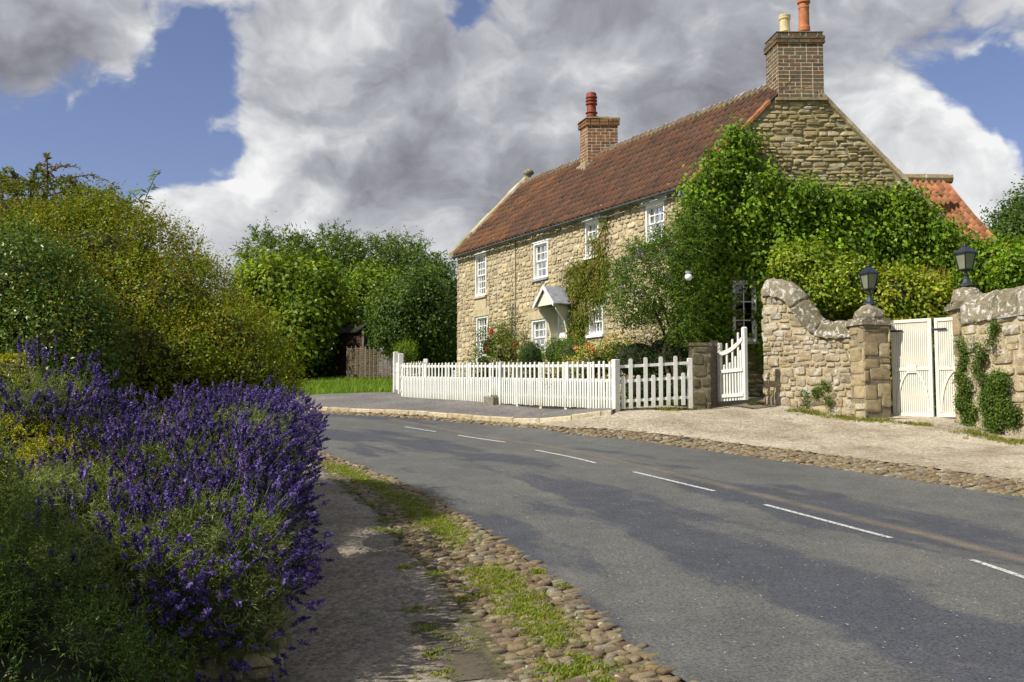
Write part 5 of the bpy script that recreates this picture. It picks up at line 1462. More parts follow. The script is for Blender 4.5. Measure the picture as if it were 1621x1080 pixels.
# dark feathery branch running down through the big shrub
root = thing('willow_sapling', 'pale slender leafy shoot standing up above the big shrub', 'sapling')
a = P(225, 335, 11.8); pts = [a - ZU * .4, a, P(232, 310, 11.8), P(243, 285, 11.8), P(255, 268, 11.8)]
mb = MB(); mb.tube(pts, [.008, .007, .006, .004, .002], 5)
pts2 = [P(228, 325, 11.8), P(215, 312, 11.75), P(205, 300, 11.7)]; mb.tube(pts2, [.005, .004, .002], 5); mb.build('stems', M['twig'], root)
WL_ = [((.085, .14, .045), 1), ((.065, .11, .035), 1)]
q = []
for ps in (pts[1:], pts2):
    for k in range(26 if ps is not pts2 else 14):
        f = k / (26 if ps is not pts2 else 14) * (len(ps) - 1); i = min(int(f), len(ps) - 2); q.append(ps[i].lerp(ps[i + 1], f - i))
q = np.array([tuple(v) for v in q]); dv = unit(np.stack([r.choice([-1, 1], len(q)) * 1.0, r.normal(0, .3, len(q)), r.uniform(.2, .9, len(q))], 1))
leaf_obj('foliage', [leaf_quads(q, np.tile(np.array([[0., -1, .3]]), (len(q), 1)), np.full(len(q), .11), np.full(len(q), .026), r, palette(r, WL_, len(q)), dv, .3)], M['leaf'], root)

# ---- lavender
def lavender(label, blobs, nsp, nleaf, seed, lean=(0, 0, 0), dens=1.0, spike=(.055, .085), stemr=(.13, .28), zmin=-9, sun=1.0):
    r = np.random.default_rng(seed); root = thing('lavender', label, 'lavender', 'lavender bushes along the bed')
    # leaves: narrow grey green blades in tufts
    p, n = surf_points(blobs, int(nleaf * 1.7) // 14, r, .74, .99, inner=.7, zmin=zmin, lump=.06)
    pal = [((.078, .118, .042), 3), ((.105, .148, .060), 3), ((.055, .092, .028), 2), ((.17, .205, .11), 1.6)]
    d = unit(n * .8 + np.array((0, 0, .5)) + r.normal(0, .35, n.shape)); ln = r.uniform(.08, .15, len(p))
    lv = shoot_leaves(p, d, ln, 14, .052, .0068, pal, pal, r, .2)
    leaf_obj('leaves', [lv], M['leaf'], root)
    core_mesh('bush_shade_core', blobs, .84, darkcore(pal, .4), root, r)
    # flower stems
    nsp = int(nsp * 1.7); p, n = surf_points(blobs, nsp * 3, r, .80, .98, inner=.75, zmin=zmin, lump=.05)
    nz_ = np.array([mnoise.noise(Vector(q * 4.2)) for q in p]) + r.normal(0, .27, len(p)); keep = np.argsort(-nz_)[:nsp]; keep = r.permutation(keep); p, n = p[keep], n[keep]
    d = unit(n * .62 + np.array((0, 0, .55)) + np.array(lean) + r.normal(0, .20, n.shape)); ln = r.uniform(*stemr, nsp)
    side = unit(np.cross(d, r.normal(0, 1, d.shape)))
    T_ = np.array([0, .4, .75, 1.0]); path = p[:, None] + d[:, None] * (ln[:, None] * T_)[..., None] + side[:, None] * (ln[:, None] * .18 * T_ ** 2)[..., None]
    b1 = unit(np.cross(d, np.array([0., 1, .2]))); b2 = np.cross(d, b1); w_ = .0019
    V, Fs = [], []; k = 0
    offs = [b1, -.5 * b1 + .866 * b2, -.5 * b1 - .866 * b2]
    ring = np.stack([path + (o_ * w_)[:, None] for o_ in offs], 2)          # n,4,3,3
    V = ring.reshape(-1, 3); base = np.arange(nsp)[:, None] * 12
    f = []
    for a in range(3):
        for j in range(3): f.append([a * 3 + j, a * 3 + (j + 1) % 3, a * 3 + 3 + (j + 1) % 3, a * 3 + 3 + j])
    Fs = (base[:, None, :] + np.array(f)[None]).reshape(-1, 4)
    sc = palette(r, [((.12, .17, .045), 1), ((.16, .20, .07), 1), ((.09, .13, .035), 1)], nsp)
    np_obj('flower_stems', V, Fs, M['leaf'], root, np.repeat(sc, 12, 0))
    # flower heads: whorls of small florets
    tip = path[:, -1]; td = unit(path[:, -1] - path[:, -2]); hl = r.uniform(*spike, nsp) * r.choice([.7, 1, 1.1], nsp, p=[.2, .5, .3])
    W, K = 8, 8
    wz = np.linspace(0, 1, W)
    fat = np.array([.55, .9, 1.0, 1.05, 1.0, .9, .7, .45])
    i = np.repeat(np.arange(nsp), W * K); wv = np.tile(np.repeat(np.arange(W), K), nsp); an = r.uniform(0, 6.283, len(i))
    b1 = unit(np.cross(td, np.array([.1, 1, .3]))); b2 = np.cross(td, b1)
    rad = b1[i] * np.cos(an)[:, None] + b2[i] * np.sin(an)[:, None]
    zpos = wz[wv] + r.normal(0, .03, len(i)); zpos = np.where(wv == 0, zpos - .12, zpos)
    c0 = tip[i] + td[i] * (hl[i] * zpos)[:, None] + rad * .0015
    outd = unit(rad * 1.0 + td[i] * .85 + r.normal(0, .2, rad.shape)); l = (.0128 * fat[wv] * r.uniform(.7, 1.3, len(i)))
    pal = [((.090, .060, .26), 4), ((.13, .085, .36), 3), ((.042, .030, .13), 3), ((.26, .20, .54), 1.4), ((.13, .07, .20), 1), ((.16, .13, .13), .5)]
    hc = palette(r, pal, nsp)[i] * .55 + palette(r, pal, len(i)) * .45; hc = hc * r.uniform(.7, 1.3, (len(i), 1))
    Vh, Ch = leaf_quads(c0, unit(td[i] * .4 + rad * .6), l * 1.35, l * .95, r, np.clip(hc, 0, 1), outd * 2.5, .45, .35)
    np_obj('flower_heads', Vh, quad_ids(len(Vh) // 4), M['petal'], root, Ch)
    return root
lavender('front lavender bush with dense purple spikes spilling over the stone wall', [E(335, 890, 6.15, 115, 90, .5), E(250, 915, 5.9, 90, 75, .4), E(330, 960, 5.95, 105, 60, .3), E(250, 1010, 5.8, 80, 50, .3), E(390, 985, 6.0, 50, 45, .25)], 560, 15000, 201, (.25, -.15, 0))
lavender('middle lavender bush, the densest mass of purple, in the centre of the bed', [E(270, 790, 6.9, 150, 80, .55), E(180, 850, 6.4, 80, 70, .45)], 680, 15000, 202, (.2, -.1, .05))
lavender('lavender bush overhanging the footpath, its spikes leaning out over the edge', [E(388, 815, 6.9, 60, 100, .5), E(375, 725, 7.4, 80, 70, .5), E(415, 850, 6.6, 35, 50, .3)], 620, 12000, 203, (.45, -.1, 0))
lavender('rear lavender bush in front of the big rounded shrub', [E(335, 712, 8.4, 130, 50, .5), E(420, 700, 8.8, 52, 42, .45), E(425, 750, 8.2, 40, 60, .4), E(440, 690, 9.6, 36, 38, .5), E(230, 715, 8.2, 70, 45, .45)], 600, 12000, 204, (.12, 0, .25))
lavender('left lavender bush with sparse spikes above golden foliage', [E(60, 660, 7.3, 85, 62, .45), E(130, 725, 7.2, 75, 48, .45)], 330, 7000, 205, (.0, -.1, .3), stemr=(.14, .28))
lavender('lavender with hardly any flowers, pale leafy growth at the sunlit lower left of the bed', [E(95, 825, 6.2, 95, 72, .45), E(150, 900, 5.8, 75, 70, .4), E(30, 850, 6.0, 80, 70, .4)], 60, 16000, 206, (.2, -.1, .2))
# golden conifer
GO_ = [((.26, .27, .025), 3), ((.20, .23, .02), 3), ((.14, .18, .02), 2)]
root = bush('golden_conifer', 'bright golden yellow feathery conifer among the lavender at the left edge', 'conifer', [E(15, 715, 6.9, 70, 50, .35), E(90, 735, 6.8, 55, 35, .3), E(15, 775, 6.6, 45, 40, .3)],
     0, 0, .05, .02, .006, GO_, 106, shoots=1500, sl=(.07, .16), nl=20, tip=GO_, core=0, sL=.020, sW=.005, curve=.4, drop=.3, sdir=(.8, .25))
r = np.random.default_rng(8)
sp_ = np.array([tuple(P(-10, 565 + k * 4, 6.6)) for k in range(6)]); sd_ = unit(np.stack([np.ones(6), r.normal(0, .1, 6), np.linspace(.1, -.25, 6)], 1))
leaf_obj('golden_spray', [shoot_leaves(np.repeat(sp_, 3, 0), unit(np.repeat(sd_, 3, 0) + r.normal(0, .12, (18, 3))), r.uniform(.2, .32, 18), 40, .028, .007, GO_, GO_, r, .08, .1)], M['leaf'], root)
# dark low shrub in the shade, lower left
SH = [((.032, .062, .016), 3), ((.045, .080, .022), 3), ((.022, .045, .012), 2), ((.07, .10, .03), 1)]
bush('shaded_shrub', 'dark green fine leaved shrub in the shade at the bottom left corner', 'shrub',
     [E(0, 960, 5.1, 130, 130, .42), E(95, 1040, 4.9, 120, 90, .38), E(190, 1085, 5.1, 90, 60, .3), E(20, 1090, 4.7, 200, 100, .4), E(-90, 880, 4.8, 110, 200, .45), E(-260, 900, 4.4, 260, 280, .6), (np.array((-4.1, 4.45, 1.7)), np.array((.95, 1.0, .95)))],  # last blob is unseen, added out of view to shade the bed
     2600, 14, .06, .040, .009, SH, 107, shoots=5200, sl=(.1, .24), nl=16, core=.62, sL=.034, sW=.006, lump=.06)
# ------------------------------------------------------------------ plants of the cottage
def inpoly(x, y, poly):
    c = np.zeros(len(x), bool); n = len(poly); j = n - 1
    for i in range(n):
        (xi, yi), (xj, yj) = poly[i], poly[j]
        c ^= ((yi > y) != (yj > y)) & (x < (xj - xi) * (y - yi) / (yj - yi + 1e-12) + xi); j = i
    return c
def wall_plant(name, label, cat, polys, planef, nrm, ncl, per, cr_, LL, LW, pal, seed, thick=(.05, .45), back=0, mat='leaf', hang=.3, stems=None, up=.35, lumpy=.10, thin=None, extra=None, parent=None, pname='foliage'):
    """foliage growing on a wall: spots chosen over an outline on the wall plane, set out from it by up to thick"""
    r = np.random.default_rng(seed); root = parent or thing(name, label, cat)
    nv = np.array(nrm, float); parts = []
    for (poly, wgt) in polys:
        xs_ = [q[0] for q in poly]; ys_ = [q[1] for q in poly]; n = int(ncl * wgt); got = np.zeros((0, 2))
        while len(got) < n:
            c = np.stack([r.uniform(min(xs_), max(xs_), n * 3), r.uniform(min(ys_), max(ys_), n * 3)], 1)
            c = c + np.stack([np.sin(c[:, 1] * .21 + seed) * 4, np.sin(c[:, 0] * .17) * 4], 1) * 0
            got = np.concatenate([got, c[inpoly(c[:, 0] + 5 * np.sin(c[:, 1] * .13 + seed), c[:, 1] + 5 * np.sin(c[:, 0] * .11 + seed), poly)]])
        got = got[:n]
        base = np.array([tuple(planef(x, y)) for x, y in got])
        lump = .5 + .5 * np.sin(got[:, 0] * .085 + seed) * np.sin(got[:, 1] * .11 + seed * 2) + .35 * np.sin(got[:, 0] * .21 + got[:, 1] * .17)
        nzv = np.array([mnoise.noise(Vector((x * .022, y * .034, seed))) + .6 * mnoise.noise(Vector((x * .05, y * .08, seed + 9))) for x, y in got])
        lump = np.clip(.5 + nzv * .9, 0, 1.2)
        t = thick[0] + (thick[1] - thick[0]) * np.clip(lump * r.uniform(.55, 1.0, n) + .03, 0, 1.2)
        if thin: t = np.where(thin(got[:, 0], got[:, 1]), thick[0] + t * .25, t)
        gotk = (lump > .16) | (r.random(n) < .35)
        base, t, n = base[gotk], t[gotk], int(gotk.sum())
        p = base + nv * t[:, None]
        parts.append(clump_leaves(p, np.tile(nv, (n, 1)), per, cr_, LL, LW, pal, r, up, .8, .28, hang))
        if back:
            i = r.choice(n, n * back); q = base[i] + nv * thick[0] * .6 + r.normal(0, cr_ * .9, (len(i), 3)) * (1 - .8 * np.abs(nv))
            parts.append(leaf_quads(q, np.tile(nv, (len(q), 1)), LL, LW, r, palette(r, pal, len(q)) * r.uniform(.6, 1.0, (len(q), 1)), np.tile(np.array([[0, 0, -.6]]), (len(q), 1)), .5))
    if extra: parts += extra(r)
    leaf_obj(pname, parts, M[mat], root)
    if stems:
        mb = MB()
        for pts, rad in stems: mb.tube([Vector(planef(*q)) + Vector(nrm) * (.05 + .03 * (k % 2)) for k, q in enumerate(pts)], [rad * (1 - .6 * k / len(pts)) for k in range(len(pts))], 6)
        mb.build('stems', M['bark'], root)
    return root
gplane = lambda x, y: P(x, y, GO.y)
CREEP = [((.080, .150, .012), 4), ((.055, .115, .010), 3), ((.11, .19, .016), 2), ((.038, .082, .009), 2), ((.15, .19, .02), .5)]
creeper = wall_plant('wall_creeper', 'large bright green creeper covering the lower gable of the cottage', 'creeper',
    [([(1085, 300), (1110, 285), (1140, 240), (1150, 215), (1175, 212), (1192, 250), (1205, 280), (1215, 300), (1260, 300), (1275, 290), (1290, 310), (1345, 318), (1365, 306), (1400, 312), (1435, 304), (1470, 345), (1520, 378), (1565, 402), (1600, 415), (1600, 470), (1240, 450), (1215, 425), (1165, 420), (1150, 435), (1140, 450), (1128, 555), (1080, 555), (1075, 400)], 1.0),
     ([(1112, 450), (1145, 455), (1148, 530), (1110, 560)], .06), ([(1203, 430), (1240, 430), (1235, 570), (1190, 570), (1203, 550)], .06)],
    gplane, (0, -1, 0), 1500, 26, .17, .125, .085, CREEP, 301, (.04, .68), back=3, thin=lambda x, y: ((y > 380) & (x < 1225)) | ((x < 1118) & (y > 330)), stems=[([(1098, 640), (1104, 560), (1100, 480), (1120, 400), (1150, 300), (1160, 230)], .05), ([(1110, 640), (1118, 520), (1150, 430), (1240, 380), (1400, 350)], .045)], hang=.5)
# wisteria like shrub at the corner
WIS = [((.060, .115, .016), 4), ((.042, .088, .014), 3), ((.085, .145, .022), 2), ((.028, .062, .012), 2)]
wisteria = bush('wisteria', 'feathery green wisteria at the front corner of the cottage beside the globe lamp', 'climber',
    [E(1030, 440, 23.7, 55, 62, .55), E(1078, 402, 23.9, 38, 52, .5), E(1005, 475, 23.5, 40, 40, .4), E(1075, 480, 23.5, 40, 65, .45), E(1050, 425, 24.2, 26, 22, .35), E(1104, 350, 24.3, 20, 36, .35)],
    620, 22, .14, .075, .030, WIS, 302, shoots=1100, sl=(.25, .6), nl=18, core=0, sL=.075, sW=.024, curve=.3, drop=.5, sdir=(.7, .3), lump=.2)
mb = MB()
for pts in ([(1070, 640), (1066, 590), (1058, 545), (1040, 500), (1020, 460)], [(1085, 640), (1080, 590), (1072, 530), (1078, 470), (1085, 400)], [(1060, 600), (1050, 560), (1060, 520), (1045, 470)]):
    mb.tube([P(x, y, 23.5) for x, y in pts], [.05, .042, .035, .03, .02][:len(pts)], 7)
mb.build('trunk', M['bark'], wisteria)
r = np.random.default_rng(33); pk = []
for px, py in [(1010, 400), (1018, 402), (1000, 408), (992, 420), (1038, 412), (1052, 402), (985, 455), (1012, 462), (1060, 440), (1003, 470)]:
    c = np.array(P(px, py, 23.2)); q = c + r.normal(0, .05, (30, 3)) * np.array([1, 1, 1.8]); pk.append(leaf_quads(q, np.tile(np.array([[0, -1., 0]]), (30, 1)), np.full(30, .035), np.full(30, .03), r, palette(r, [((.20, .15, .32), 1), ((.14, .10, .24), 1)], 30), None, 1))
leaf_obj('blossom', pk, M['petal'], wisteria)
fplane = lambda x, y: (lambda s, z: FO + HU * s + ZU * z)(*fac(x, y))
VINE = [((.085, .115, .020), 3), ((.060, .095, .016), 3), ((.12, .14, .03), 2), ((.13, .10, .03), .6), ((.16, .07, .03), .12)]
wall_plant('climbing_vine', 'drooping olive green climber between the porch and the lower right window', 'climber',
    [([(912, 425), (935, 405), (955, 398), (968, 420), (968, 450), (956, 480), (932, 500), (926, 530), (910, 530), (902, 490), (898, 445)], 1.0), ([(935, 380), (962, 350), (968, 400), (950, 410)], .10), ([(905, 500), (930, 500), (930, 545), (908, 545)], .12)],
    fplane, tuple(HN), 330, 20, .11, .105, .036, VINE, 303, (.04, .22), back=2, hang=1.6, stems=[([(915, 560), (912, 500), (925, 430), (950, 380), (965, 345)], .035), ([(908, 560), (900, 500), (905, 440)], .03), ([(922, 560), (930, 480), (940, 420)], .03)], up=.1)
ROSE = [((.055, .090, .014), 3), ((.038, .068, .011), 3), ((.085, .12, .02), 1.5), ((.10, .055, .02), .8)]
def blossoms(root, spots, cols, Y, rad, seed):
    r = np.random.default_rng(seed); q_ = []
    for px, py in spots:
        c = np.array(P(px, py, Y)); n = 26; d = unit(r.normal(0, 1, (n, 3))); q_.append(leaf_quads(c + d * rad * .25, d, np.full(n, rad), np.full(n, rad * .9), r, palette(r, cols, n), d + r.normal(0, .4, d.shape), .5))
    leaf_obj('blossom', q_, M['petal'], root)
rs = wall_plant('climbing_rose', 'climbing rose trained up the wall right of the lower left window', 'rose',
    [([(808, 478), (818, 480), (822, 530), (838, 525), (842, 560), (795, 570), (790, 545), (805, 530)], 1.0), ([(795, 505), (812, 500), (820, 560), (790, 560)], .5)], fplane, tuple(HN), 130, 13, .12, .06, .036, ROSE, 304, (.05, .25), stems=[([(815, 590), (812, 540), (814, 480)], .025), ([(805, 590), (800, 545), (797, 505)], .02), ([(822, 590), (830, 545), (840, 520)], .02)])
YH = 27.5
rb = bush('rose_bush', 'loose rose bush with a few red flowers in front of the lower left window', 'rose',
    [E(775, 550, 29, 22, 28, .4), E(800, 560, 28.5, 28, 24, .4), E(765, 575, 29, 20, 22, .35)], 150, 16, .13, .065, .04, ROSE, 305, shoots=110, sl=(.3, .6), nl=10, core=.55, lump=.2, tip=ROSE)
blossoms(rb, [(779, 523), (777, 526), (815, 545), (771, 552)], [((.50, .03, .03), 2), ((.55, .10, .08), 1)], 28.3, .055, 1)
blossoms(rb, [(820, 557), (790, 548), (806, 565)], [((.6, .5, .38), 1)], 28.1, .05, 2)
BOX = [((.030, .068, .012), 3), ((.022, .052, .010), 3), ((.045, .085, .014), 1)]
bush('clipped_ball', 'small dark clipped evergreen ball below the lower middle window', 'shrub', [E(842, 567, 26.9, 20, 25, .36)], 520, 12, .035, .028, .018, BOX, 306, core=.93, lump=.0, lo=.97, hi=1.02)
bush('round_shrub', 'broad rounded light green shrub in front of the white porch', 'shrub', [E(885, 560, 26.2, 27, 25, .45), E(912, 565, 25.7, 32, 30, .5)], 620, 12, .05, .035, .022, [((.055, .105, .013), 3), ((.075, .13, .016), 2), ((.036, .075, .011), 2)], 307, core=.92, lump=.03, lo=.94, hi=1.03)
vs = bush('variegated_shrub', 'yellow and cream speckled shrub with orange flowers behind the picket fence', 'shrub', [E(945, 575, 24.4, 40, 30, .5), E(905, 600, 24.6, 40, 25, .4), E(975, 560, 24.4, 28, 28, .4)], 420, 13, .09, .05, .03, [((.24, .24, .05), 3), ((.10, .15, .02), 3), ((.36, .34, .14), 2), ((.06, .10, .014), 2)], 308, shoots=120, sl=(.2, .45), nl=10, core=.8, lump=.15)
blossoms(vs, [(931, 546), (912, 551), (939, 556), (936, 553)], [((.62, .20, .05), 2), ((.6, .3, .12), 1)], 23.9, .06, 3)
blossoms(vs, [(985, 527), (1003, 500), (962, 538), (970, 532)], [((.6, .45, .05), 1), ((.5, .1, .06), .4)], 23.9, .05, 4)
bush('dark_hedge', 'dark green low hedge behind the wide gapped end of the picket fence', 'hedge', [E(1010, 570, 23.9, 42, 34, .4), E(1055, 565, 23.8, 40, 38, .4), E(1085, 600, 23.6, 22, 50, .3), E(1030, 615, 23.8, 55, 30, .35)], 520, 14, .08, .045, .028, DARK, 309, core=.88, lump=.12)
bush('low_garden_plants', 'mixed low green garden plants growing along behind the white picket fence', 'plants', [E(850, 605, 26.8, 60, 20, .3), E(780, 600, 29.2, 45, 20, .3), E(930, 615, 24.6, 45, 22, .3)], 280, 14, .09, .05, .03, MID, 310, core=.8, lump=.15)
# plants behind the garden wall
HEDG = [((.12, .18, .018), 4), ((.085, .145, .014), 3), ((.17, .22, .026), 2.5), ((.055, .105, .012), 2)]
bush('garden_shrub', 'bright lime green shrub billowing over the swooping coping, left of the first lantern', 'shrub', [E(1275, 425, 23.9, 45, 34, .5), E(1330, 455, 23.6, 62, 42, .5), E(1245, 420, 24.0, 20, 24, .3)], 520, 20, .14, .10, .066, HEDG, 311, core=.85, lump=.12, vary=.35)
bush('garden_shrub', 'yellow green shrub filling the space above the cream gate between the lanterns', 'shrub', [E(1420, 475, 23.4, 62, 48, .5), E(1480, 480, 23.2, 40, 38, .45), E(1440, 540, 23.4, 70, 60, .4)], 520, 20, .14, .10, .066, YEL, 312, core=.85, lump=.12, vary=.35)
bush('garden_shrub', 'green climber mass hanging over the wall right of the taller lantern', 'shrub', [E(1590, 420, 22.5, 65, 36, .5), E(1640, 440, 21.5, 60, 45, .5), E(1560, 445, 22.8, 40, 25, .35)], 480, 22, .15, .11, .075, CREEP, 313, core=.8, lump=.15, vary=.3)
# tuft of dry tall grass
def blades(p, h, w_, r, pal, lean=.35):
    n = len(p); a = r.uniform(0, 6.283, n); d = np.stack([np.cos(a), np.sin(a), np.zeros(n)], 1); ln = (h * r.uniform(.5, 1.15, n))[:, None]; le = (lean * r.uniform(.2, 1.2, n))[:, None]
    side = np.stack([-np.sin(a + .5), np.cos(a + .5), np.zeros(n)], 1) * w_
    m = p + np.array([0, 0, 1]) * ln * .55 + d * ln * le * .3; t = p + np.array([0, 0, 1]) * ln * (1 - .25 * le) + d * ln * le
    V = np.stack([p - side * .5, p + side * .5, m + side * .4, t, m - side * .4], 1)
    V4 = np.stack([V[:, 0], V[:, 1], V[:, 2], V[:, 4]], 1); V5 = np.stack([V[:, 4], V[:, 2], V[:, 3], V[:, 3] + 1e-4], 1)
    c = palette(r, pal, n) * r.uniform(.7, 1.3, (n, 1))
    return np.concatenate([V4, V5]).reshape(-1, 3), np.concatenate([np.repeat(c, 4, 0)] * 2)
r = np.random.default_rng(77); root = thing('tall_grass', 'tuft of tall straw coloured grass behind the wall between the lanterns', 'grass tuft')
q = np.array([tuple(P(x, y, 23.8)) for x, y in zip(r.normal(1462, 26, 420), r.uniform(455, 480, 420))]); q[:, 1] += r.normal(0, .15, 420)
leaf_obj('blades', [blades(q, .72, .012, r, [((.26, .19, .07), 2), ((.20, .17, .06), 2), ((.15, .15, .04), 1)], .6)], M['leaf'], root)
r = np.random.default_rng(78)
# ivy on the walls
IVY = [((.045, .085, .014), 3), ((.032, .066, .011), 3), ((.070, .115, .018), 1.5)]
rplane = lambda x, y: (lambda s, z: RO + RD * s + ZU * z)(*rpx(x, y))
wall_plant('wall_ivy', 'ivy column climbing the wall beside the right gate pier', 'ivy', [([(1524, 590), (1533, 600), (1540, 640), (1548, 655), (1545, 680), (1528, 682), (1522, 640)], 1.0), ([(1523, 530), (1530, 530), (1532, 600), (1524, 600)], .2)], rplane, tuple(RNn), 300, 18, .06, .040, .034, IVY, 321, (.02, .2), back=5)
wall_plant('wall_ivy', 'bushy ivy patch near the right edge of the photo, on the blocky wall', 'ivy', [([(1572, 600), (1585, 587), (1598, 605), (1600, 640), (1615, 650), (1616, 672), (1590, 684), (1570, 665), (1560, 640), (1566, 620)], 1.0), ([(1550, 545), (1562, 545), (1562, 600), (1568, 620), (1556, 600)], .12), ([(1576, 510), (1581, 510), (1580, 545), (1575, 545)], .06)], rplane, tuple(RNn), 480, 18, .06, .040, .034, IVY, 322, (.02, .25), back=5)
lplane = lambda x, y: (lambda s, z: WO + WD * s + ZU * z)(*wpx(x, y))
wall_plant('wall_ivy', 'small ivy sprigs at the foot of the swooping wall', 'ivy', [([(1302, 605), (1318, 610), (1318, 648), (1312, 650), (1300, 620)], .5), ([(1270, 622), (1282, 615), (1282, 648), (1272, 648)], .4), ([(1288, 618), (1300, 612), (1298, 635), (1288, 636)], .3)], lplane, tuple(WNn), 130, 12, .045, .035, .028, IVY, 323, (.03, .12))

# ------------------------------------------------------------------ trees beyond
def tree(name, label, blobs, trunk, ncl, per, cr_, LL, LW, pal, seed, group='trees beyond the cottage', core=.72, lump=.2, shoots=0, sl=(.5, 1.2), hang=0.0, vary=.3):
    r = np.random.default_rng(seed); root = thing(name, label, 'tree', group)
    p, n = surf_points(blobs, ncl, r, .55, 1.1, lump=lump, seed=seed)
    parts = [clump_leaves(p, n, per, cr_, LL, LW, pal, r, .35, .7, vary, hang)]
    if shoots:
        p, n = surf_points(blobs, shoots, r, .9, 1.05, lump=lump, seed=seed); d = unit(n * .6 + np.array((0, 0, .5)) + r.normal(0, .3, n.shape))
        parts.append(shoot_leaves(p, d, r.uniform(*sl, shoots), 16, LL, LW, pal, pal, r, .3, .35))
    leaf_obj('crown', parts, M['leaf'], root)
    if core: core_mesh('crown_shade_core', blobs, core, darkcore(pal, .45), root, r)
    mb = MB(); x, y, Y, rad = trunk; b = P(x, y, Y); b.z = t1(b.x, b.y) - .3
    top = Vector(blobs[0][0]); mb.tube([b, b.lerp(top, .35) + Vector((.08, 0, 0)), b.lerp(top, .7), top], [rad, rad * .8, rad * .55, rad * .25], 8)
    for c, rd in blobs:
        f = r.uniform(.35, .6); a = b.lerp(top, f); mb.tube([a, a.lerp(Vector(c), .55) + ZU * .2, Vector(c)], [rad * .45, rad * .3, rad * .12], 6)
    mb.build('trunk', M['bark'], root)
    return root
TG1 = [((.095, .150, .013), 4), ((.065, .115, .011), 3), ((.125, .18, .016), 2), ((.04, .085, .011), 2)]
TG2 = [((.055, .098, .022), 4), ((.040, .078, .018), 3), ((.075, .12, .03), 2)]
TG3 = [((.030, .062, .013), 3), ((.042, .080, .016), 3), ((.060, .10, .022), 1.5), ((.020, .044, .010), 2)]
tree('ash_tree', 'airy tall tree rising at the left of the far tree group', [E(430, 440, 52, 42, 50, 2), E(458, 402, 53, 34, 28, 1.4), E(415, 400, 52, 22, 26, 1.2), E(475, 425, 52, 24, 36, 1.2)], (440, 600, 52, .25), 330, 20, .40, .26, .075, TG2, 401, core=0, lump=.28, shoots=260, hang=.2)
tree('ash_tree', 'feathery round topped tree behind the middle of the far tree group', [E(528, 405, 54, 28, 36, 1.6), E(548, 415, 54, 24, 34, 1.2), E(525, 470, 53, 40, 50, 1.6)], (535, 600, 54, .25), 330, 20, .40, .26, .075, TG2, 402, core=0, lump=.25, shoots=300, hang=.2)
tree('ash_tree', 'spreading tree at the right of the far group with arching branch ends near the cottage', [E(622, 412, 56, 42, 28, 1.8), E(662, 428, 55, 28, 30, 1.4), E(595, 425, 56, 24, 32, 1.3), E(640, 470, 55, 60, 50, 1.6)], (630, 600, 56, .28), 420, 20, .40, .26, .075, TG2, 403, core=0, lump=.28, shoots=420, sl=(.7, 1.5), hang=.2)
tree('broadleaf_tree', 'bright green large leaved tree just right of the big shrub', [E(455, 480, 42, 62, 62, 2), E(425, 450, 42, 42, 40, 1.5), E(485, 520, 41, 38, 60, 1.6), E(450, 540, 41, 60, 50, 1.5), E(505, 455, 42, 35, 40, 1.2)], (470, 610, 41, .2), 620, 24, .38, .22, .15, TG1, 404, core=.72, lump=.18)
tree('maple_tree', 'yellow green dense tree above the brown shed', [E(590, 470, 46, 50, 44, 1.8), E(565, 510, 45, 45, 48, 1.6), E(630, 500, 46, 45, 45, 1.5)], (590, 600, 46, .2), 560, 24, .36, .19, .12, TG1, 405, core=.75, lump=.16)
tree('holly_tree', 'dark glossy tree standing over the woven hurdle fence, close to the cottage', [E(645, 500, 38.5, 54, 46, 1.6), E(632, 532, 38, 38, 24, 1.1), E(680, 520, 38.5, 42, 52, 1.3), E(660, 465, 39, 40, 35, 1.2)], (627, 598, 38, .16), 720, 24, .28, .15, .085, TG3, 406, core=.75, lump=.18)
tree('dark_tree', 'dark tree hugging the far left corner of the cottage', [E(705, 490, 43, 26, 62, 1.2), E(695, 450, 44, 22, 35, 1.0), E(710, 545, 43, 30, 30, 1.0)], (705, 600, 43, .15), 360, 22, .30, .17, .10, TG3, 407, core=.8, lump=.15)
tree('dark_tree', 'shadowy tree behind the big shrub and left of the shed', [E(500, 575, 43.5, 40, 40, 1.3), E(465, 580, 43.5, 30, 42, 1.2)], (500, 605, 43.5, .15), 320, 22, .32, .18, .11, DARK, 408, core=.85, lump=.15)
tree('far_tree', 'round green tree far off beyond the orange roofed wing at the right edge', [E(1618, 362, 46, 50, 48, 1.8), E(1595, 385, 45, 38, 28, 1.4), E(1650, 340, 47, 50, 50, 1.6)], (1620, 520, 46, .25), 520, 24, .34, .17, .11, TG3, 409, core=.78, lump=.18)
bush('bright_conifer', 'small bright green conifer shrub behind the white gate, under the dark tree', 'conifer', [E(641, 567, 35.5, 15, 20, .35)], 60, 12, .1, .07, .03, G1, 410, shoots=140, sl=(.25, .5), nl=12, core=.7, sdir=(.4, .9))

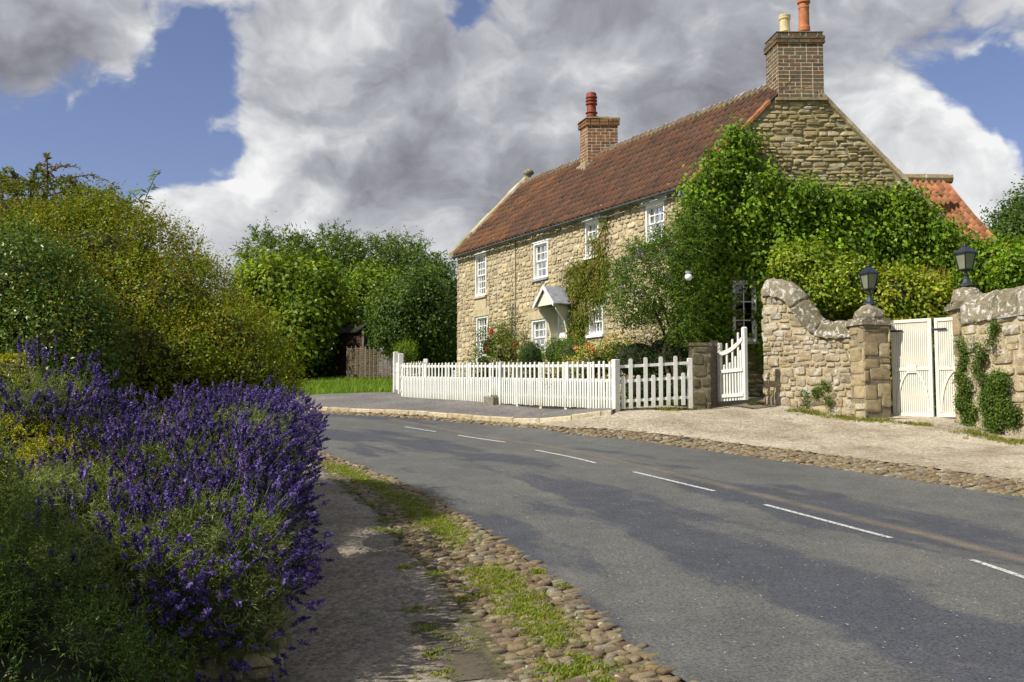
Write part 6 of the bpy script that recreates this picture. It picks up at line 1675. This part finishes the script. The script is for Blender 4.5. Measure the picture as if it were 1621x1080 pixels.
# shed, hurdle fence, timber shelter
root = thing('garden_shed', 'small dark brown boarded shed under the trees behind the hurdle fence', 'shed')
a, b, c = P(533, 597, 42.5), P(572, 597, 40.5), P(596, 597, 41.6); zt = P(552, 527, 41.5).z; zb = a.z - .2
for nm, p, q in (('wall', a, b), ('wall', b, c)):
    d = Vector((q.x - p.x, q.y - p.y, 0)); L_ = d.length; d.normalize(); n = Vector((d.y, -d.x, 0)); mb = MB(); k = 0; z = zb
    while z < zt: mb.box(Vector((p.x, p.y, z)), d * L_, n * .03 + ZU * .0, ZU * .115); z += .125
    mb.box(Vector((p.x, p.y, zb)) - n * .05, d * L_, n * .04, ZU * (zt - zb)); mb.build(nm, M['dark_wood'], root)
mb = MB(); apx = (b + c) / 2; rz_ = zt + .32; off_ = a - b
R0 = [Vector((b.x - .12, b.y - .15, zt - .05)), Vector((apx.x, apx.y - .15, rz_)), Vector((c.x + .15, c.y - .1, zt - .05))]
for p, q in zip(R0, R0[1:]): mb.box(p, q - p, Vector((off_.x * 1.08, off_.y * 1.08 + .1, 0)), ZU * .05)
mb.build('shed_roof', M['dark'], root)
mb = MB(); mb.box(Vector((b.x, b.y - .04, zb)), (.09, 0, 0), (0, .05, 0), ZU * (zt - zb)); mb.build('corner_board', M['old_wood'], root)
def hurdle(label, x0, x1, yt, yb, Y0, Y1, seed):
    r = random.Random(seed); root = thing('hurdle_panel', label, 'hurdle', 'woven hurdle panels')
    p, q = P(x0, yb, Y0), P(x1, yb, Y1); h = P(x0, yt, Y0).z - p.z; d = Vector((q.x - p.x, q.y - p.y, q.z - p.z)); ln = d.length; d.normalize(); n = Vector((d.y, -d.x, 0)).normalized()
    mb = MB(); ns = 8; z = .03; row = 0
    while z < h - .02:
        pts = [p + d * (ln * k / (ns * 2)) + ZU * (z + r.uniform(-.008, .008)) + n * (.022 * math.cos(k * math.pi / 2 + row * math.pi)) for k in range(ns * 2 + 1)]
        mb.tube(pts, r.uniform(.013, .019), 5, False); z += .037; row += 1
    mb.build('weave', M['hurdle'], root)
    for k in range(ns // 2 + 1):
        mb = MB(); b_ = p + d * (ln * k / (ns // 2)); mb.tube([b_ - ZU * .15, b_ + ZU * (h + .06)], .024, 6); mb.build('upright', M['old_wood'], root)
hurdle('woven willow hurdle below the brown shed, leftmost of three', 549, 578, 551, 599, 40.2, 39.6, 1)
hurdle('woven willow hurdle in the middle of three, between the shed and the dark trunk', 579, 605, 552, 598.5, 39.5, 39.2, 2)
hurdle('woven willow hurdle nearest the white gate, rightmost of three', 606, 632, 553, 598, 39.1, 38.8, 3)
root = thing('timber_shelter', 'dark open timber shelter under the trees beside the far corner of the cottage', 'shelter')
for x, Y in ((650, 42), (704, 41), (652, 46), (712, 45)):
    p = P(x, 600, Y); mb = MB(); mb.box(p - ZU * .3, (.14, 0, 0), (0, .14, 0), ZU * (P(x, 536, Y).z - p.z + .3)); mb.build('post', M['dark_wood'], root)
q = [P(640, 536, 41.6), P(722, 536, 40.6), P(722, 530, 46), P(645, 530, 46.5)]
mb = MB(); mb.prism(q, ZU * .12); mb.build('shelter_roof', M['dark_wood'], root)
mb = MB(); p0, p1 = P(648, 600, 46.4), P(716, 600, 45.6); mb.box(p0 - ZU * .3, p1 - p0, (0, .06, 0), ZU * 2.0); mb.build('back_wall', M['dark_wood'], root)

# ------------------------------------------------------------------ grass
r = np.random.default_rng(88)
GP = [((.075, .15, .016), 3), ((.10, .18, .022), 3), ((.055, .11, .014), 2), ((.14, .19, .04), 1)]
n = 26000; gxx = r.uniform(-13, -2.5, n); gyy = r.uniform(33, 43, n)
ins_ = (gyy > 33.2 + (gxx + 3.5) * -.12) & (gyy < 42)
pv = np.array([PV_in[k] for k in range(len(PV_in))]); edge = np.interp(gxx, pv[:, 0], pv[:, 1]); ins_ &= gyy > edge + .1
ins_ &= ~((gxx > -3.6) & (gyy < 35.5) & False)
gxx, gyy = gxx[ins_], gyy[ins_]; q = np.stack([gxx, gyy, T(gxx, gyy) - .07], 1)
o = leaf_obj('grass', [blades(q, .26, .018, r, GP, .5)], M['leaf'], None); tag(o, kind='stuff')
# weeds along the cobbles
mid_px = [(511, 732), (560, 752), (634, 787), (676, 820), (715, 852), (746, 882), (776, 913), (817, 950), (870, 998), (898, 1031), (930, 1080)]
mc = [G(*k) for k in mid_px]; mcv = smooth_curve(mc, 400); q = []
for k in range(2300):
    i = r.integers(0, 400); s_ = mnoise.noise(Vector((mcv[i, 0] * 1.3, mcv[i, 1] * 1.3, 0)))
    if s_ < -.35 + .25 * r.random(): continue
    c = mcv[i] + r.normal(0, .10, 2); m = r.integers(8, 22); q.append(c + r.normal(0, .028, (m, 2)))
for px, py, sd in [(610, 825, .05), (625, 845, .06), (590, 800, .04), (600, 840, .05), (660, 965, .07), (700, 1000, .09), (730, 1020, .08), (690, 1040, .07), (680, 1000, .05), (770, 940, .05), (740, 950, .04), (690, 910, .05), (560, 780, .05), (860, 1060, .06), (910, 1040, .05), (925, 1055, .05), (890, 930, .03), (850, 905, .03), (640, 900, .03), (905, 1065, .06), (700, 1070, .1)]:
    c = G(px, py); 
    for k in range(14): m = 14; q.append(np.array([c.x, c.y]) + r.normal(0, sd, 2) + r.normal(0, .02, (m, 2)))
q = np.concatenate(q); q = np.column_stack([q, T(q[:, 0], q[:, 1]) - .005])
WD_ = [((.10, .15, .02), 3), ((.13, .18, .025), 2), ((.07, .11, .018), 2), ((.18, .18, .05), 1)]
o = leaf_obj('grass_tufts', [blades(q, .040, .009, r, WD_, 1.0)], M['leaf'], None); tag(o, kind='stuff')
# scrappy green along wall feet and fence
q = []
def along(pts, n_, sd, h=.1):
    c = resample(pts, 200)
    for k in range(n_):
        i = r.integers(0, 200); m = r.integers(6, 16); cc = c[i] + r.normal(0, sd, 2)
        if mnoise.noise(Vector((cc[0] * 1.1, cc[1] * 1.1, 5))) < -.15: continue
        q.append(cc + r.normal(0, .03, (m, 2)))
along([G(1225, 645), G(1290, 655), G(1350, 664), G(1400, 668)], 330, .14)
along([G(1500, 678), G(1560, 690), G(1621, 704)], 240, .16)
along([G(985, 652), G(1040, 650), G(1100, 648)], 170, .09)
along([G(1420, 671), G(1490, 676)], 60, .07)
along([(fA.x - .05, fA.y - .1), (fB.x - .1, fB.y - .1)], 120, .04)
along([G(1190, 640), G(1215, 641)], 60, .06)
q = np.concatenate(q); q = np.column_stack([q, T(q[:, 0], q[:, 1])])
o = leaf_obj('weeds', [blades(q, .075, .010, r, [((.10, .13, .022), 3), ((.15, .16, .05), 2), ((.07, .10, .018), 2)], .9)], M['leaf'], None); tag(o, kind='stuff')
